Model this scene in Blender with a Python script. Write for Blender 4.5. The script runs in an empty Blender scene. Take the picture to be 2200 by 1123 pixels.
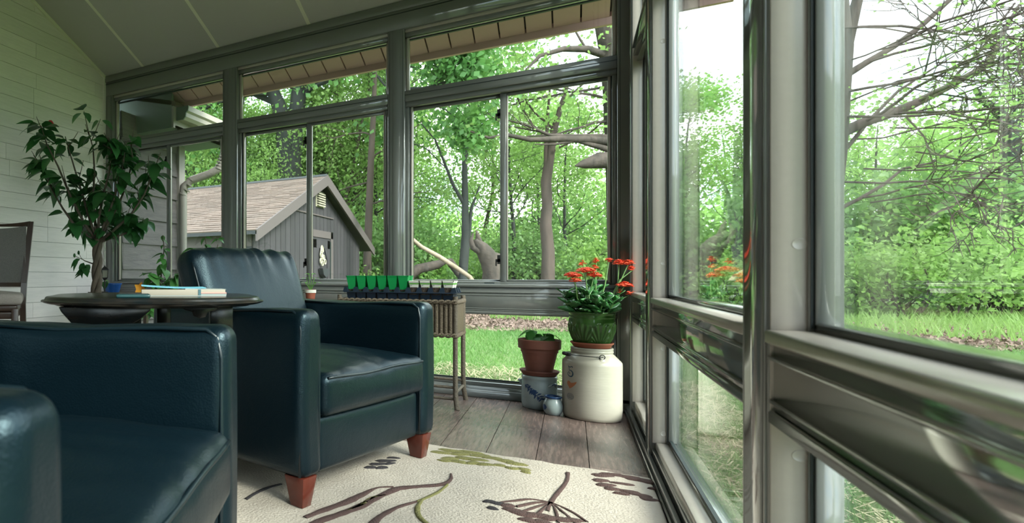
import bpy, bmesh, math, random
import numpy as np
from mathutils import Vector, Matrix
SC = bpy.context.scene
COL = SC.collection
PI = math.pi

# ------------------------------------------------------------------ camera, sky, sun, exposure
FOC, PCX, PCY, ANG, EYE = 1258.0, 350.0, 592.0, math.radians(34.9), 0.75
cd = bpy.data.cameras.new('camera')
cam = bpy.data.objects.new('camera', cd); COL.objects.link(cam)
cam.location = (0, 0, EYE); cam.rotation_euler = (PI/2, 0, ANG)
cd.sensor_width = 36; cd.lens = FOC*36/2200
cd.shift_x = (1100-PCX)/2200; cd.shift_y = (PCY-561.5)/2200
cd.clip_start = .02; cd.clip_end = 400
cd.dof.use_dof = True; cd.dof.focus_distance = 3.2; cd.dof.aperture_fstop = 5.6
SC.camera = cam

w = bpy.data.worlds.new('overcast_sky'); SC.world = w; w.use_nodes = True
nt = w.node_tree; nt.nodes.clear()
out = nt.nodes.new('ShaderNodeOutputWorld'); bg = nt.nodes.new('ShaderNodeBackground')
tc = nt.nodes.new('ShaderNodeTexCoord'); nz = nt.nodes.new('ShaderNodeTexNoise'); cr = nt.nodes.new('ShaderNodeValToRGB')
nz.inputs['Scale'].default_value = 5; nz.inputs['Detail'].default_value = 6
cr.color_ramp.elements[0].position = .36; cr.color_ramp.elements[0].color = (.62, .78, 1, 1)
cr.color_ramp.elements[1].position = .56; cr.color_ramp.elements[1].color = (1, 1, .99, 1)
nt.links.new(tc.outputs['Generated'], nz.inputs['Vector']); nt.links.new(nz.outputs['Fac'], cr.inputs['Fac'])
nt.links.new(cr.outputs['Color'], bg.inputs['Color']); bg.inputs['Strength'].default_value = 2.4
nt.links.new(bg.outputs['Background'], out.inputs['Surface'])

sd = bpy.data.lights.new('hazy_sun', 'SUN'); sun = bpy.data.objects.new('hazy_sun', sd); COL.objects.link(sun)
sd.energy = 3.4; sd.angle = math.radians(24); sd.color = (1, .96, .88)
sun.rotation_euler = Vector((-.78, .35, -.62)).to_track_quat('-Z', 'Y').to_euler()
sun.location = (8, -4, 9)

SC.view_settings.view_transform = 'Standard'; SC.view_settings.look = 'None'
SC.view_settings.gamma = 1; SC.view_settings.use_curve_mapping = False
SC.view_settings.exposure = 1.2
SC.cycles.use_denoising = True; SC.cycles.use_adaptive_sampling = True; SC.cycles.adaptive_threshold = .02
SC.cycles.max_bounces = 8; SC.cycles.diffuse_bounces = 4; SC.cycles.glossy_bounces = 3
SC.cycles.transparent_max_bounces = 16; SC.cycles.transmission_bounces = 4
SC.cycles.sample_clamp_indirect = 6; SC.cycles.caustics_reflective = False; SC.cycles.caustics_refractive = False

# ------------------------------------------------------------------ materials
MATS = {}
def mat(name, col, rough=.5, metal=0., spec=.5, noise=None, bump=None, trans=0., coat=0., rnd=0., emit=None):
    """noise=(scale, colour2, amount, stretch xyz)   bump=(scale, strength, stretch)   rnd = value jitter per object"""
    m = bpy.data.materials.new(name); m.use_nodes = True; t = m.node_tree; t.nodes.clear()
    N = t.nodes.new; L = t.links.new
    o = N('ShaderNodeOutputMaterial'); b = N('ShaderNodeBsdfPrincipled')
    b.inputs['Base Color'].default_value = (*col, 1); b.inputs['Roughness'].default_value = rough
    b.inputs['Metallic'].default_value = metal; b.inputs['Specular IOR Level'].default_value = spec
    if coat: b.inputs['Coat Weight'].default_value = coat; b.inputs['Coat Roughness'].default_value = .06
    csock = None
    if noise:
        sc_, c2, amt, st = noise
        tcn = N('ShaderNodeTexCoord'); mp = N('ShaderNodeMapping'); mp.inputs['Scale'].default_value = st
        n = N('ShaderNodeTexNoise'); n.inputs['Scale'].default_value = sc_; n.inputs['Detail'].default_value = 6; n.inputs['Roughness'].default_value = .62
        r = N('ShaderNodeValToRGB'); r.color_ramp.elements[0].position = .35; r.color_ramp.elements[1].position = .66
        mul = N('ShaderNodeMath'); mul.operation = 'MULTIPLY'; mul.inputs[1].default_value = amt
        mx = N('ShaderNodeMixRGB'); mx.inputs[1].default_value = (*col, 1); mx.inputs[2].default_value = (*c2, 1)
        if rnd:
            oi = N('ShaderNodeObjectInfo'); ad = N('ShaderNodeVectorMath'); ad.operation = 'ADD'
            cb = N('ShaderNodeCombineXYZ'); ml = N('ShaderNodeMath'); ml.operation = 'MULTIPLY'; ml.inputs[1].default_value = 37
            L(oi.outputs['Random'], ml.inputs[0]); L(ml.outputs[0], cb.inputs[0]); L(ml.outputs[0], cb.inputs[1])
            L(tcn.outputs['Object'], ad.inputs[0]); L(cb.outputs[0], ad.inputs[1]); L(ad.outputs[0], mp.inputs['Vector'])
        else:
            L(tcn.outputs['Object'], mp.inputs['Vector'])
        L(mp.outputs[0], n.inputs['Vector']); L(n.outputs['Fac'], r.inputs['Fac'])
        L(r.outputs['Color'], mul.inputs[0]); L(mul.outputs[0], mx.inputs[0]); csock = mx.outputs[0]
    if rnd:
        oi2 = N('ShaderNodeObjectInfo'); mr = N('ShaderNodeMapRange')
        mr.inputs['To Min'].default_value = 1-rnd; mr.inputs['To Max'].default_value = 1+rnd
        hs = N('ShaderNodeHueSaturation'); L(oi2.outputs['Random'], mr.inputs['Value']); L(mr.outputs[0], hs.inputs['Value'])
        if csock: L(csock, hs.inputs['Color'])
        else: hs.inputs['Color'].default_value = (*col, 1)
        csock = hs.outputs[0]
    if csock: L(csock, b.inputs['Base Color'])
    if bump:
        tb = N('ShaderNodeTexCoord'); mb = N('ShaderNodeMapping'); mb.inputs['Scale'].default_value = bump[2] if len(bump) > 2 else (1, 1, 1)
        nb = N('ShaderNodeTexNoise'); nb.inputs['Scale'].default_value = bump[0]; nb.inputs['Detail'].default_value = 5
        bn = N('ShaderNodeBump'); bn.inputs['Strength'].default_value = bump[1]; bn.inputs['Distance'].default_value = .02
        L(tb.outputs['Object'], mb.inputs['Vector']); L(mb.outputs[0], nb.inputs['Vector'])
        L(nb.outputs['Fac'], bn.inputs['Height']); L(bn.outputs[0], b.inputs['Normal'])
    surf = b.outputs[0]
    if trans:
        tr = N('ShaderNodeBsdfTranslucent'); ms = N('ShaderNodeMixShader'); ms.inputs[0].default_value = trans
        if csock: L(csock, tr.inputs['Color'])
        else: tr.inputs['Color'].default_value = (*col, 1)
        L(surf, ms.inputs[1]); L(tr.outputs[0], ms.inputs[2]); surf = ms.outputs[0]
    L(surf, o.inputs['Surface']); MATS[name] = m
    return m

def leather(name, col):
    m = mat(name, col, .34, spec=.42); t = m.node_tree; N = t.nodes.new; L = t.links.new
    b = [n for n in t.nodes if n.type == 'BSDF_PRINCIPLED'][0]
    b.inputs['Specular Tint'].default_value = (.62, .86, 1, 1)
    tcn = N('ShaderNodeTexCoord')
    v = N('ShaderNodeTexVoronoi'); v.inputs['Scale'].default_value = 230
    n = N('ShaderNodeTexNoise'); n.inputs['Scale'].default_value = 9; n.inputs['Detail'].default_value = 4; n.inputs['Distortion'].default_value = 1.2
    L(tcn.outputs['Object'], v.inputs['Vector']); L(tcn.outputs['Object'], n.inputs['Vector'])
    b1 = N('ShaderNodeBump'); b1.inputs['Strength'].default_value = .09; b1.inputs['Distance'].default_value = .004
    b2 = N('ShaderNodeBump'); b2.inputs['Strength'].default_value = .10; b2.inputs['Distance'].default_value = .018
    L(v.outputs['Distance'], b1.inputs['Height']); L(n.outputs['Fac'], b2.inputs['Height'])
    L(b2.outputs[0], b1.inputs['Normal']); L(b1.outputs[0], b.inputs['Normal'])
    return m

def glass(name, tint=(.93, .98, .95), base=.04):
    m = bpy.data.materials.new(name); m.use_nodes = True; t = m.node_tree; t.nodes.clear(); N = t.nodes.new; L = t.links.new
    o = N('ShaderNodeOutputMaterial'); tr = N('ShaderNodeBsdfTransparent'); tr.inputs[0].default_value = (*tint, 1)
    g = N('ShaderNodeBsdfGlossy'); g.inputs['Roughness'].default_value = .0; g.inputs['Color'].default_value = (1, 1, 1, 1)
    lw = N('ShaderNodeLayerWeight'); lw.inputs['Blend'].default_value = .5
    p = N('ShaderNodeMath'); p.operation = 'POWER'; p.inputs[1].default_value = 5
    ma = N('ShaderNodeMath'); ma.operation = 'MULTIPLY_ADD'; ma.inputs[1].default_value = 1-base; ma.inputs[2].default_value = base
    mx = N('ShaderNodeMixShader')
    L(lw.outputs['Facing'], p.inputs[0]); L(p.outputs[0], ma.inputs[0]); L(ma.outputs[0], mx.inputs[0])
    L(tr.outputs[0], mx.inputs[1]); L(g.outputs[0], mx.inputs[2]); L(mx.outputs[0], o.inputs['Surface']); MATS[name] = m
    return m

def wood_floor(name):
    m = mat(name, (.19, .135, .12), .26, spec=.45, noise=(3.2, (.075, .053, .05), .9, (26, 2.2, 1)), bump=(6, .12, (60, 3, 1)), rnd=.28)
    return m

glass('window_glass')
mat('frame_taupe_shaded', (.165, .172, .166), .09, spec=.5, coat=.7)  # frame taupe darkened and cooled: backlit shade is put into the colour
mat('frame_taupe_lit', (.45, .405, .365), .2, spec=.45, noise=(60, (.41, .37, .33), .4, (1, 1, 1)))  # brighter copy of the same taupe, with the light on jambs and sills painted in
mat('gasket', (.012, .02, .022), .5)
mat('white_plank', (.83, .775, .765), .55, noise=(3, (.71, .665, .655), .6, (1, 2, 26)), rnd=.06, bump=(14, .05, (1, 1, 8)))
mat('wall_backing', (.18, .18, .17), .8)
mat('ceiling_panel', (.52, .49, .50), .6, bump=(120, .02))
mat('ceiling_batten', (.80, .77, .68), .5)
wood_floor('dark_plank')
mat('soffit_pink', (.66, .40, .41), .5)
mat('soffit_gap', (.03, .032, .03), .8)
leather('navy_leather', (.0016, .0062, .0100))
mat('navy_piping', (.004, .011, .016), .3)
mat('cherry_wood', (.13, .026, .015), .22, noise=(5, (.07, .014, .009), .8, (1, 1, .15)), spec=.5)
mat('black_table', (.005, .008, .009), .22, spec=.45, noise=(18, (.06, .035, .02), .22, (1, 1, 3)))
mat('wicker', (.165, .125, .085), .65, noise=(45, (.085, .063, .042), .8, (1, 1, 6)), bump=(160, .6))
mat('wicker_pole', (.13, .105, .078), .6, noise=(30, (.09, .07, .05), .8, (1, 1, 4)), bump=(140, .4))
mat('tray_navy', (.012, .022, .04), .35)
mat('green_plastic', (.015, .40, .11), .35, trans=.35)
mat('white_card', (.78, .76, .68), .6)
mat('card_green', (.08, .28, .03), .6)
mat('card_lime', (.32, .52, .03), .6)
mat('soil', (.035, .024, .018), .95, bump=(60, .8))
mat('stoneware', (.43, .395, .335), .28, noise=(3.5, (.36, .33, .28), .7, (1, 1, 4)), bump=(20, .04, (1, 1, 8)), spec=.5)
mat('stoneware_blue_grey', (.31, .36, .36), .25, noise=(5, (.22, .27, .29), .7, (1, 1, 3)), spec=.5)
mat('cobalt', (.012, .045, .13), .3)
mat('ink_blue', (.02, .07, .12), .4)
mat('ink_orange', (.42, .15, .06), .45)
mat('terracotta', (.20, .068, .046), .7, noise=(6, (.15, .052, .038), .8, (1, 1, 1)), bump=(60, .08))
mat('terracotta_bright', (.34, .095, .055), .6, noise=(6, (.27, .08, .048), .6, (1, 1, 1)))
mat('green_glaze', (.05, .13, .028), .12, spec=.6, noise=(9, (.028, .075, .018), .8, (1, 1, 1)))
mat('black_iron', (.008, .008, .009), .45)
mat('succulent_leaf', (.05, .17, .055), .16, noise=(20, (.08, .24, .07), .6, (1, 1, 1)), trans=.12, rnd=.35)
mat('succulent_stem', (.12, .24, .07), .5)
mat('red_flower', (.72, .055, .03), .55, noise=(70, (.85, .16, .05), .7, (1, 1, 1)))
mat('hib_leaf', (.028, .115, .034), .3, noise=(14, (.05, .18, .05), .7, (1, 1, 1)), trans=.22, rnd=.35)
mat('hib_bark', (.12, .095, .07), .8, noise=(30, (.05, .04, .03), .8, (1, 1, .3)), bump=(40, .5, (1, 1, .3)))
mat('young_leaf', (.06, .21, .05), .35, noise=(14, (.10, .29, .07), .7, (1, 1, 1)), trans=.3, rnd=.3)
mat('hib_red', (.6, .015, .03), .5)
mat('hib_orange', (.85, .32, .03), .5, noise=(30, (.9, .55, .05), .7, (1, 1, 1)))
mat('seedling', (.14, .4, .05), .5, trans=.3)
mat('blue_plastic', (.01, .085, .33), .3)
mat('book_page', (.36, .315, .26), .8)
mat('book_cover', (.28, .31, .30), .4)
mat('book_dark', (.05, .12, .14), .4)
mat('book_pink', (.62, .30, .26), .4)
mat('book_blue', (.18, .5, .66), .35)
mat('phone_case', (.014, .055, .06), .25)
mat('dark_walnut', (.05, .028, .02), .28, noise=(8, (.028, .015, .011), .8, (1, 1, .1)))
mat('tweed', (.19, .18, .17), .9, noise=(260, (.12, .115, .11), .9, (1, 1, 1)), bump=(300, .4))
mat('tweed_light', (.34, .30, .28), .9, noise=(260, (.25, .225, .21), .9, (1, 1, 1)), bump=(300, .4))
mat('rug_pile', (.47, .405, .345), .95, noise=(9, (.385, .33, .28), .6, (1, 1, 1)), bump=(130, .42))
mat('rug_brown', (.085, .045, .040), .95, bump=(260, .6))
mat('rug_dark', (.03, .025, .03), .95, bump=(260, .6))
mat('rug_green', (.19, .175, .06), .95, bump=(260, .6))
mat('basket_weave', (.45, .42, .40), .8, noise=(90, (.05, .05, .06), .95, (1, 1, 1)))
mat('bench_wood', (.07, .045, .03), .4)
mat('lantern_glass', (.5, .5, .42), .2, trans=.5)
mat('rope_white', (.6, .6, .55), .8)
# outdoors
mat('siding_grey', (.15, .128, .135), .8, noise=(4, (.08, .07, .077), .9, (1, 1.2, 9)), rnd=.1, bump=(18, .25, (1, 1, 6)))
mat('house_trim', (.30, .27, .26), .6)
mat('house_plain', (.13, .17, .165), .7)
mat('gutter_metal', (.34, .30, .27), .3, spec=.5)
mat('downspout_metal', (.22, .2, .19), .35, spec=.5)
mat('shingle', (.155, .11, .092), .9, noise=(1.6, (.10, .074, .064), .9, (1, 4, 4)))
mat('shed_board', (.046, .040, .048), .8, noise=(3, (.03, .027, .033), .9, (2, 2, .3)), rnd=.13)
mat('shed_trim', (.10, .08, .082), .7)
mat('shed_dark', (.025, .028, .033), .7)
mat('vent_cream', (.40, .37, .28), .6)
mat('lawn_soil', (.085, .15, .04), .95, noise=(.9, (.14, .17, .06), .8, (1, 1, 1)), bump=(30, .7))
mat('grass_blade', (.11, .24, .06), .6, noise=(.5, (.19, .33, .09), .8, (1, 1, 1)), trans=.4)
mat('straw', (.36, .32, .19), .7, noise=(8, (.27, .235, .14), .7, (1, 1, 1)), trans=.2)
mat('leaf_litter', (.27, .185, .155), .9, noise=(9, (.17, .115, .09), .8, (1, 1, 1)))
mat('spring_leaf', (.255, .43, .105), .55, noise=(.35, (.35, .52, .18), .8, (1, 1, 1)), trans=.55, rnd=.16)
mat('deep_leaf', (.15, .29, .085), .5, noise=(.5, (.23, .38, .125), .8, (1, 1, 1)), trans=.45, rnd=.2)
mat('maple_leaf', (.08, .22, .06), .45, noise=(.9, (.2, .40, .10), .8, (1, 1, 1)), trans=.45, rnd=.1)
mat('bark_grey', (.026, .029, .029), .9, noise=(6, (.013, .015, .015), .8, (1, 1, .25)), bump=(12, .8, (1, 1, .25)), rnd=.25)
mat('bark_brown', (.085, .06, .052), .9, noise=(6, (.042, .031, .027), .8, (1, 1, .25)), bump=(12, .8, (1, 1, .25)), rnd=.2)
mat('log_pale', (.38, .30, .225), .85, noise=(5, (.24, .18, .13), .8, (1, 1, 1)), bump=(14, .5))
mat('log_rot', (.085, .064, .055), .9, noise=(7, (.03, .025, .022), .9, (1, 1, .3)), bump=(10, .9))

# ------------------------------------------------------------------ mesh helpers
def new_obj(name, me, m=None, parent=None, loc=None, rot=None):
    o = bpy.data.objects.new(name, me); COL.objects.link(o)
    if m and me is not None and not me.materials: me.materials.append(MATS[m])
    if parent: o.parent = parent
    if loc is not None: o.location = loc
    if rot is not None: o.rotation_euler = rot
    return o

def tag(o, label=None, cat=None, group=None, kind=None):
    if label: o['label'] = label
    if cat: o['category'] = cat
    if group: o['group'] = group
    if kind: o['kind'] = kind
    return o

def thing(name, label, cat, loc=(0, 0, 0), rz=0, group=None, kind=None):
    o = bpy.data.objects.new(name, None); COL.objects.link(o)
    o.empty_display_size = .1; o.location = loc; o.rotation_euler = (0, 0, rz)
    return tag(o, label, cat, group, kind)

def struct(name, label, loc=(0, 0, 0)):
    return thing(name, label, None, loc, kind='structure')

class MB:
    def __init__(s): s.v = []; s.f = []; s.off = Vector((0, 0, 0))
    def add(s, vs, fs):
        n = len(s.v); s.v += [tuple(p) for p in vs]; s.f += [tuple(i+n for i in f) for f in fs]; return s
    def box(s, x0, x1, y0, y1, z0, z1):
        vs = [(x0,y0,z0),(x1,y0,z0),(x1,y1,z0),(x0,y1,z0),(x0,y0,z1),(x1,y0,z1),(x1,y1,z1),(x0,y1,z1)]
        return s.add(vs, [(0,3,2,1),(4,5,6,7),(0,1,5,4),(1,2,6,5),(2,3,7,6),(3,0,4,7)])
    def hexa(s, p):  # 8 points, bottom 4 then top 4
        return s.add(p, [(0,3,2,1),(4,5,6,7),(0,1,5,4),(1,2,6,5),(2,3,7,6),(3,0,4,7)])
    def prism(s, poly, axis, a0, a1):
        """extrude a 2-D polygon along axis: axis 'x' -> poly in (y,z); 'y' -> (x,z); 'z' -> (x,y)"""
        def P(q, a):
            return {'x': (a, q[0], q[1]), 'y': (q[0], a, q[1]), 'z': (q[0], q[1], a)}[axis]
        n = len(poly); vs = [P(q, a0) for q in poly]+[P(q, a1) for q in poly]
        fs = [(i, (i+1) % n, n+(i+1) % n, n+i) for i in range(n)]+[tuple(range(n))[::-1], tuple(range(n, 2*n))]
        return s.add(vs, fs)
    def lathe(s, prof, seg=32, cx=0, cy=0, cap=True, sx=1, sy=1):
        vs = []; fs = []; n = len(prof)
        for r, z in prof:
            for k in range(seg):
                a = 2*PI*k/seg; vs.append((cx+r*math.cos(a)*sx, cy+r*math.sin(a)*sy, z))
        for i in range(n-1):
            for k in range(seg):
                fs.append((i*seg+k, i*seg+(k+1) % seg, (i+1)*seg+(k+1) % seg, (i+1)*seg+k))
        if cap:
            fs.append(tuple(range(seg))[::-1]); fs.append(tuple(range((n-1)*seg, n*seg)))
        return s.add(vs, fs)
    def tube(s, pts, rad, seg=8, closed=False, cap=True):
        pts = [Vector(p) for p in pts]; n = len(pts)
        if not hasattr(rad, '__len__'): rad = [rad]*n
        vs = []; fs = []; up = None
        for i, p in enumerate(pts):
            if closed: d = pts[(i+1) % n]-pts[i-1]
            else: d = pts[min(i+1, n-1)]-pts[max(i-1, 0)]
            if d.length < 1e-9: d = Vector((0, 0, 1))
            d.normalize()
            if up is None:
                up = d.orthogonal().normalized()
            else:
                up = up-d*up.dot(d)
                up = up.normalized() if up.length > 1e-6 else d.orthogonal().normalized()
            q = d.cross(up)
            for k in range(seg):
                a = 2*PI*k/seg; vs.append(p+(up*math.cos(a)+q*math.sin(a))*rad[i])
        m = n if closed else n-1
        for i in range(m):
            j = (i+1) % n
            for k in range(seg):
                fs.append((i*seg+k, i*seg+(k+1) % seg, j*seg+(k+1) % seg, j*seg+k))
        if cap and not closed:
            fs.append(tuple(range(seg))[::-1]); fs.append(tuple(range((n-1)*seg, n*seg)))
        return s.add(vs, fs)
    def mesh(s, name, smooth=False, off=(0, 0, 0)):
        me = bpy.data.meshes.new(name)
        vs = np.array(s.v, dtype=float).reshape(-1, 3)-np.array(off)
        me.from_pydata(vs.tolist(), [], s.f); me.update()
        bm = bmesh.new(); bm.from_mesh(me); bmesh.ops.recalc_face_normals(bm, faces=bm.faces); bm.to_mesh(me); bm.free()
        if smooth:
            me.shade_smooth()
            if smooth != 2: me.set_sharp_from_angle(angle=math.radians(38))
        return me
    def build(s, name, m, parent=None, smooth=False, rel=True, bevel=0, seg=2):
        off = parent.location if (parent is not None and rel) else (0, 0, 0)
        me = s.mesh(name, smooth, tuple(off))
        if bevel:
            bm = bmesh.new(); bm.from_mesh(me)
            bmesh.ops.bevel(bm, geom=list(bm.edges), offset=bevel, segments=seg, affect='EDGES', profile=.5, clamp_overlap=True)
            bm.to_mesh(me); bm.free(); me.shade_smooth(); me.set_sharp_from_angle(angle=math.radians(50))
        return new_obj(name, me, m, parent)

def part_local(mb, name, m, parent, **k):
    return mb.build(name, m, parent, rel=False, **k)

def rbox(hx, hy, hz, r, n=10, rs=4, fn=None, center=(0, 0, 0)):
    """rounded box surface grid with interior points; fn(p) may deform"""
    def axis(h):
        a = [-h+r*(1-math.cos(PI/2*i/rs)) for i in range(rs)]
        m = np.linspace(-(h-r), h-r, n+1).tolist()
        return a+m+[-q for q in a[::-1]]
    X, Y, Z = axis(hx), axis(hy), axis(hz)
    idx = {}; vs = []; fs = []
    def V(i, j, k):
        key = (i, j, k)
        if key not in idx:
            p = Vector((X[i], Y[j], Z[k]))
            q = Vector((max(-(hx-r), min(hx-r, p.x)), max(-(hy-r), min(hy-r, p.y)), max(-(hz-r), min(hz-r, p.z))))
            d = p-q
            # spherify the rim
            if d.length > 1e-9:
                mx = max(abs(d.x), abs(d.y), abs(d.z)); p = q+d.normalized()*(mx if mx < r else r)
                if mx >= r-1e-9: p = q+d.normalized()*r
            if fn: p = fn(p)
            idx[key] = len(vs); vs.append(p+Vector(center))
        return idx[key]
    a, b, c = len(X)-1, len(Y)-1, len(Z)-1
    for i in range(a):
        for j in range(b):
            fs.append((V(i,j,0), V(i,j+1,0), V(i+1,j+1,0), V(i+1,j,0))); fs.append((V(i,j,c), V(i+1,j,c), V(i+1,j+1,c), V(i,j+1,c)))
    for i in range(a):
        for k in range(c):
            fs.append((V(i,0,k), V(i+1,0,k), V(i+1,0,k+1), V(i,0,k+1))); fs.append((V(i,b,k), V(i,b,k+1), V(i+1,b,k+1), V(i+1,b,k)))
    for j in range(b):
        for k in range(c):
            fs.append((V(0,j,k), V(0,j,k+1), V(0,j+1,k+1), V(0,j+1,k))); fs.append((V(a,j,k), V(a,j+1,k), V(a,j+1,k+1), V(a,j,k+1)))
    return MB().add(vs, fs)

def quads_mesh(name, P, faces4):
    me = bpy.data.meshes.new(name)
    n = len(P); me.vertices.add(n); me.vertices.foreach_set('co', P.astype(np.float32).ravel())
    k = faces4.shape[1]; nf = len(faces4)
    me.loops.add(nf*k); me.loops.foreach_set('vertex_index', faces4.astype(np.int32).ravel())
    me.polygons.add(nf); me.polygons.foreach_set('loop_start', np.arange(0, nf*k, k, dtype=np.int32))
    me.update(calc_edges=True); return me

def leaf_cards(name, cen, size, rng, flat=.0, aspect=.62):
    n = len(cen); d = rng.normal(size=(n, 3)); d[:, 2] -= .25; d /= np.linalg.norm(d, axis=1)[:, None]
    e = rng.normal(size=(n, 3)); e[:, 2] *= (1-flat); e -= d*(e*d).sum(1)[:, None]; e /= np.linalg.norm(e, axis=1)[:, None]
    s = (size*(.6+.8*rng.random(n)))[:, None] if not hasattr(size, '__len__') else size[:, None]
    nn = np.cross(d, e)
    a = cen-d*s*.5; c = cen+d*s*.5; b = cen+e*s*aspect*.5+nn*s*.08; g = cen-e*s*aspect*.5+nn*s*.08
    P = np.stack([a, b, c, g], 1).reshape(-1, 3)
    return quads_mesh(name, P, np.arange(4*n).reshape(-1, 4))

def W(px, d, z=0):
    lat = (px-PCX)/FOC*d
    return Vector((lat*math.cos(ANG)-d*math.sin(ANG), lat*math.sin(ANG)+d*math.cos(ANG), z))

# ================================================================== ROOM
YB, XR, XL = 4.09, .26, -3.50          # face planes of back, right and left walls
YF = -2.4                              # wall behind the camera
SL = .415; ZC0 = 2.57                  # ceiling slope and eave height
def ceil_z(y): return ZC0+SL*(YB-y)
GROUND = -.25

# floor
fl = struct('floor', 'dark grey-brown wood plank floor of the sunroom')
MB().box(XL-.1, XR+.12, YF, YB+.12, -.16, -.012).build('subfloor', 'wall_backing', fl)
rng = random.Random(5)
pw = .178; x = XL; row = 0
pl_cache = {}
while x < XR+.05:
    y = YF-rng.random()*1.1
    while y < YB+.02:
        L = 1.22; y0, y1 = max(y, YF), min(y+L, YB+.04)
        if y1-y0 > .02:
            x1 = min(x+pw, XR+.06)
            mb = MB().box(0, x1-x-.0028, 0, y1-y0-.0026, -.012, 0)
            o = new_obj('plank', mb.mesh('plank'), 'dark_plank', fl, (x, y0, 0))
        y += L
    x += pw; row += 1

# left wall with shiplap planks
wl = struct('wall_left', 'left wall clad in pale horizontal shiplap planks')
poly = [(YF, -.05), (YB+.1, -.05), (YB+.1, ceil_z(YB+.1)+.02), (YF, ceil_z(YF)+.02)]
MB().prism(poly, 'x', XL-.12, XL-.012).build('wall_core', 'wall_backing', wl)
ph = .1215; z = .417-.1215*4; r = 0
forced = {2.135: (3.226, 3.728+9), 2.008: (3.226,), 1.025: (3.376,), .539: (3.719,), .417: (3.215,), }
rng = random.Random(11)
while z < ceil_z(YF):
    # plank length run
    js = [YF]
    y = YF+.3+rng.random()*1.1
    while y < YB: js.append(y); y += 1.0+rng.random()*.25
    js.append(YB)
    for zz, ff in forced.items():
        if abs(z-zz) < .02: js = [q for q in js if q < 2.0]+list(ff)[:1]+[YB]
    for a, b in zip(js[:-1], js[1:]):
        z1 = z+ph-.0028; a2, b2 = a+.0014, b-.0014
        # clip by the sloping ceiling
        ym = YB-(z-ZC0)/SL if z > ZC0 else YB
        if a2 >= ym: continue
        if z1 <= ceil_z(b2): pts = [(a2, z), (b2, z), (b2, z1), (a2, z1)]
        else:
            yb0 = min(b2, YB-(z-ZC0)/SL); yb1 = YB-(z1-ZC0)/SL
            pts = [(a2, z), (yb0, z)]
            if yb0 == b2: pts.append((b2, ceil_z(b2)))
            if yb1 > a2: pts += [(yb1, z1), (a2, z1)]
            else: pts.append((a2, ceil_z(a2)))
        MB().prism(pts, 'x', XL-.012, XL).build('plank', 'white_plank', wl)
    z += ph; r += 1
# corner strip and ceiling moulding on the left wall
MB().box(XL, XL+.012, YB-.028, YB, 0, ZC0).build('corner_strip', 'white_plank', wl)
MB().prism([(YF, ceil_z(YF)-.03), (YB, ceil_z(YB)-.03), (YB, ceil_z(YB)), (YF, ceil_z(YF))], 'x', XL, XL+.016).build('ceiling_moulding', 'ceiling_batten', wl)

# ceiling: panels with battens, roof above
ce = struct('ceiling', 'sloping pale grey ceiling panels with thin seams')
seams = [XL, -3.06, -2.31, -1.56, -.81, -.06, XR+.1]
for a, b in zip(seams[:-1], seams[1:]):
    MB().prism([(YF, ceil_z(YF)), (YB+.12, ceil_z(YB+.12)), (YB+.12, ceil_z(YB+.12)+.03), (YF, ceil_z(YF)+.03)], 'x', a+.001, b-.001).build('panel', 'ceiling_panel', ce)
for a in seams[1:-1]:
    MB().prism([(YF, ceil_z(YF)-.004), (YB, ceil_z(YB)-.004), (YB, ceil_z(YB)), (YF, ceil_z(YF))], 'x', a-.013, a+.013).build('batten', 'ceiling_batten', ce)
YE = 4.62
rf = struct('roof', 'sunroom roof slab with pinkish soffit panels under its eave')
MB().prism([(YF-.3, ceil_z(YF-.3)+.035), (YE+.02, ceil_z(YE+.02)+.035), (YE+.02, ceil_z(YE)+.16), (YF-.3, ceil_z(YF-.3)+.2)], 'x', XL-.6, XR+.5).build('roof_slab', 'soffit_gap', rf)
pwid = .15; x = XL-.2
while x < XR+.45:
    a, b = x+.005, x+pwid-.005
    y0, y1 = YB+.12, YE-.03
    MB().prism([(y0, ceil_z(y0)+.004), (y1, ceil_z(y1)+.004), (y1, ceil_z(y1)+.034), (y0, ceil_z(y0)+.034)], 'x', a, b).build('soffit_panel', 'soffit_pink', rf)
    x += pwid
MB().box(XL-.6, XR+.5, YE-.028, YE+.004, ceil_z(YE)-.03, ceil_z(YE)+.16).build('fascia', 'soffit_pink', rf)

# wall behind the camera
wf = struct('wall_front', 'pale planked house wall behind the viewer')
MB().box(XL-.1, XR+.1, YF-.12, YF-.012, -.1, ceil_z(YF)).build('wall_core', 'wall_backing', wf)
z = .05
while z < ceil_z(YF):
    MB().box(XL, XR, YF-.012, YF, z, z+.24).build('plank', 'white_plank', wf); z += .2425

# ------------------------------------------------------------------ glazed wall builder
# local frame: s along the wall, z up, n = depth (0 = room face, positive = outwards)
def mapper(kind):
    if kind == 'back': return lambda s, n, z: (s, YB+n, z)
    return lambda s, n, z: (XR+n, s, z)
def sbox(mp, s0, s1, n0, n1, z0, z1, mb=None):
    mb = mb or MB()
    a = mp(s0, n0, z0); b = mp(s1, n1, z1)
    return mb.box(min(a[0], b[0]), max(a[0], b[0]), min(a[1], b[1]), max(a[1], b[1]), min(a[2], b[2]), max(a[2], b[2]))
Z_GB, Z_PB, Z_PT, Z_TS, Z_TT = .10, .512, .684, 1.945, 2.335   # glass bottom, panel bottom / top, transom seam, transom top
DEP = .105

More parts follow.
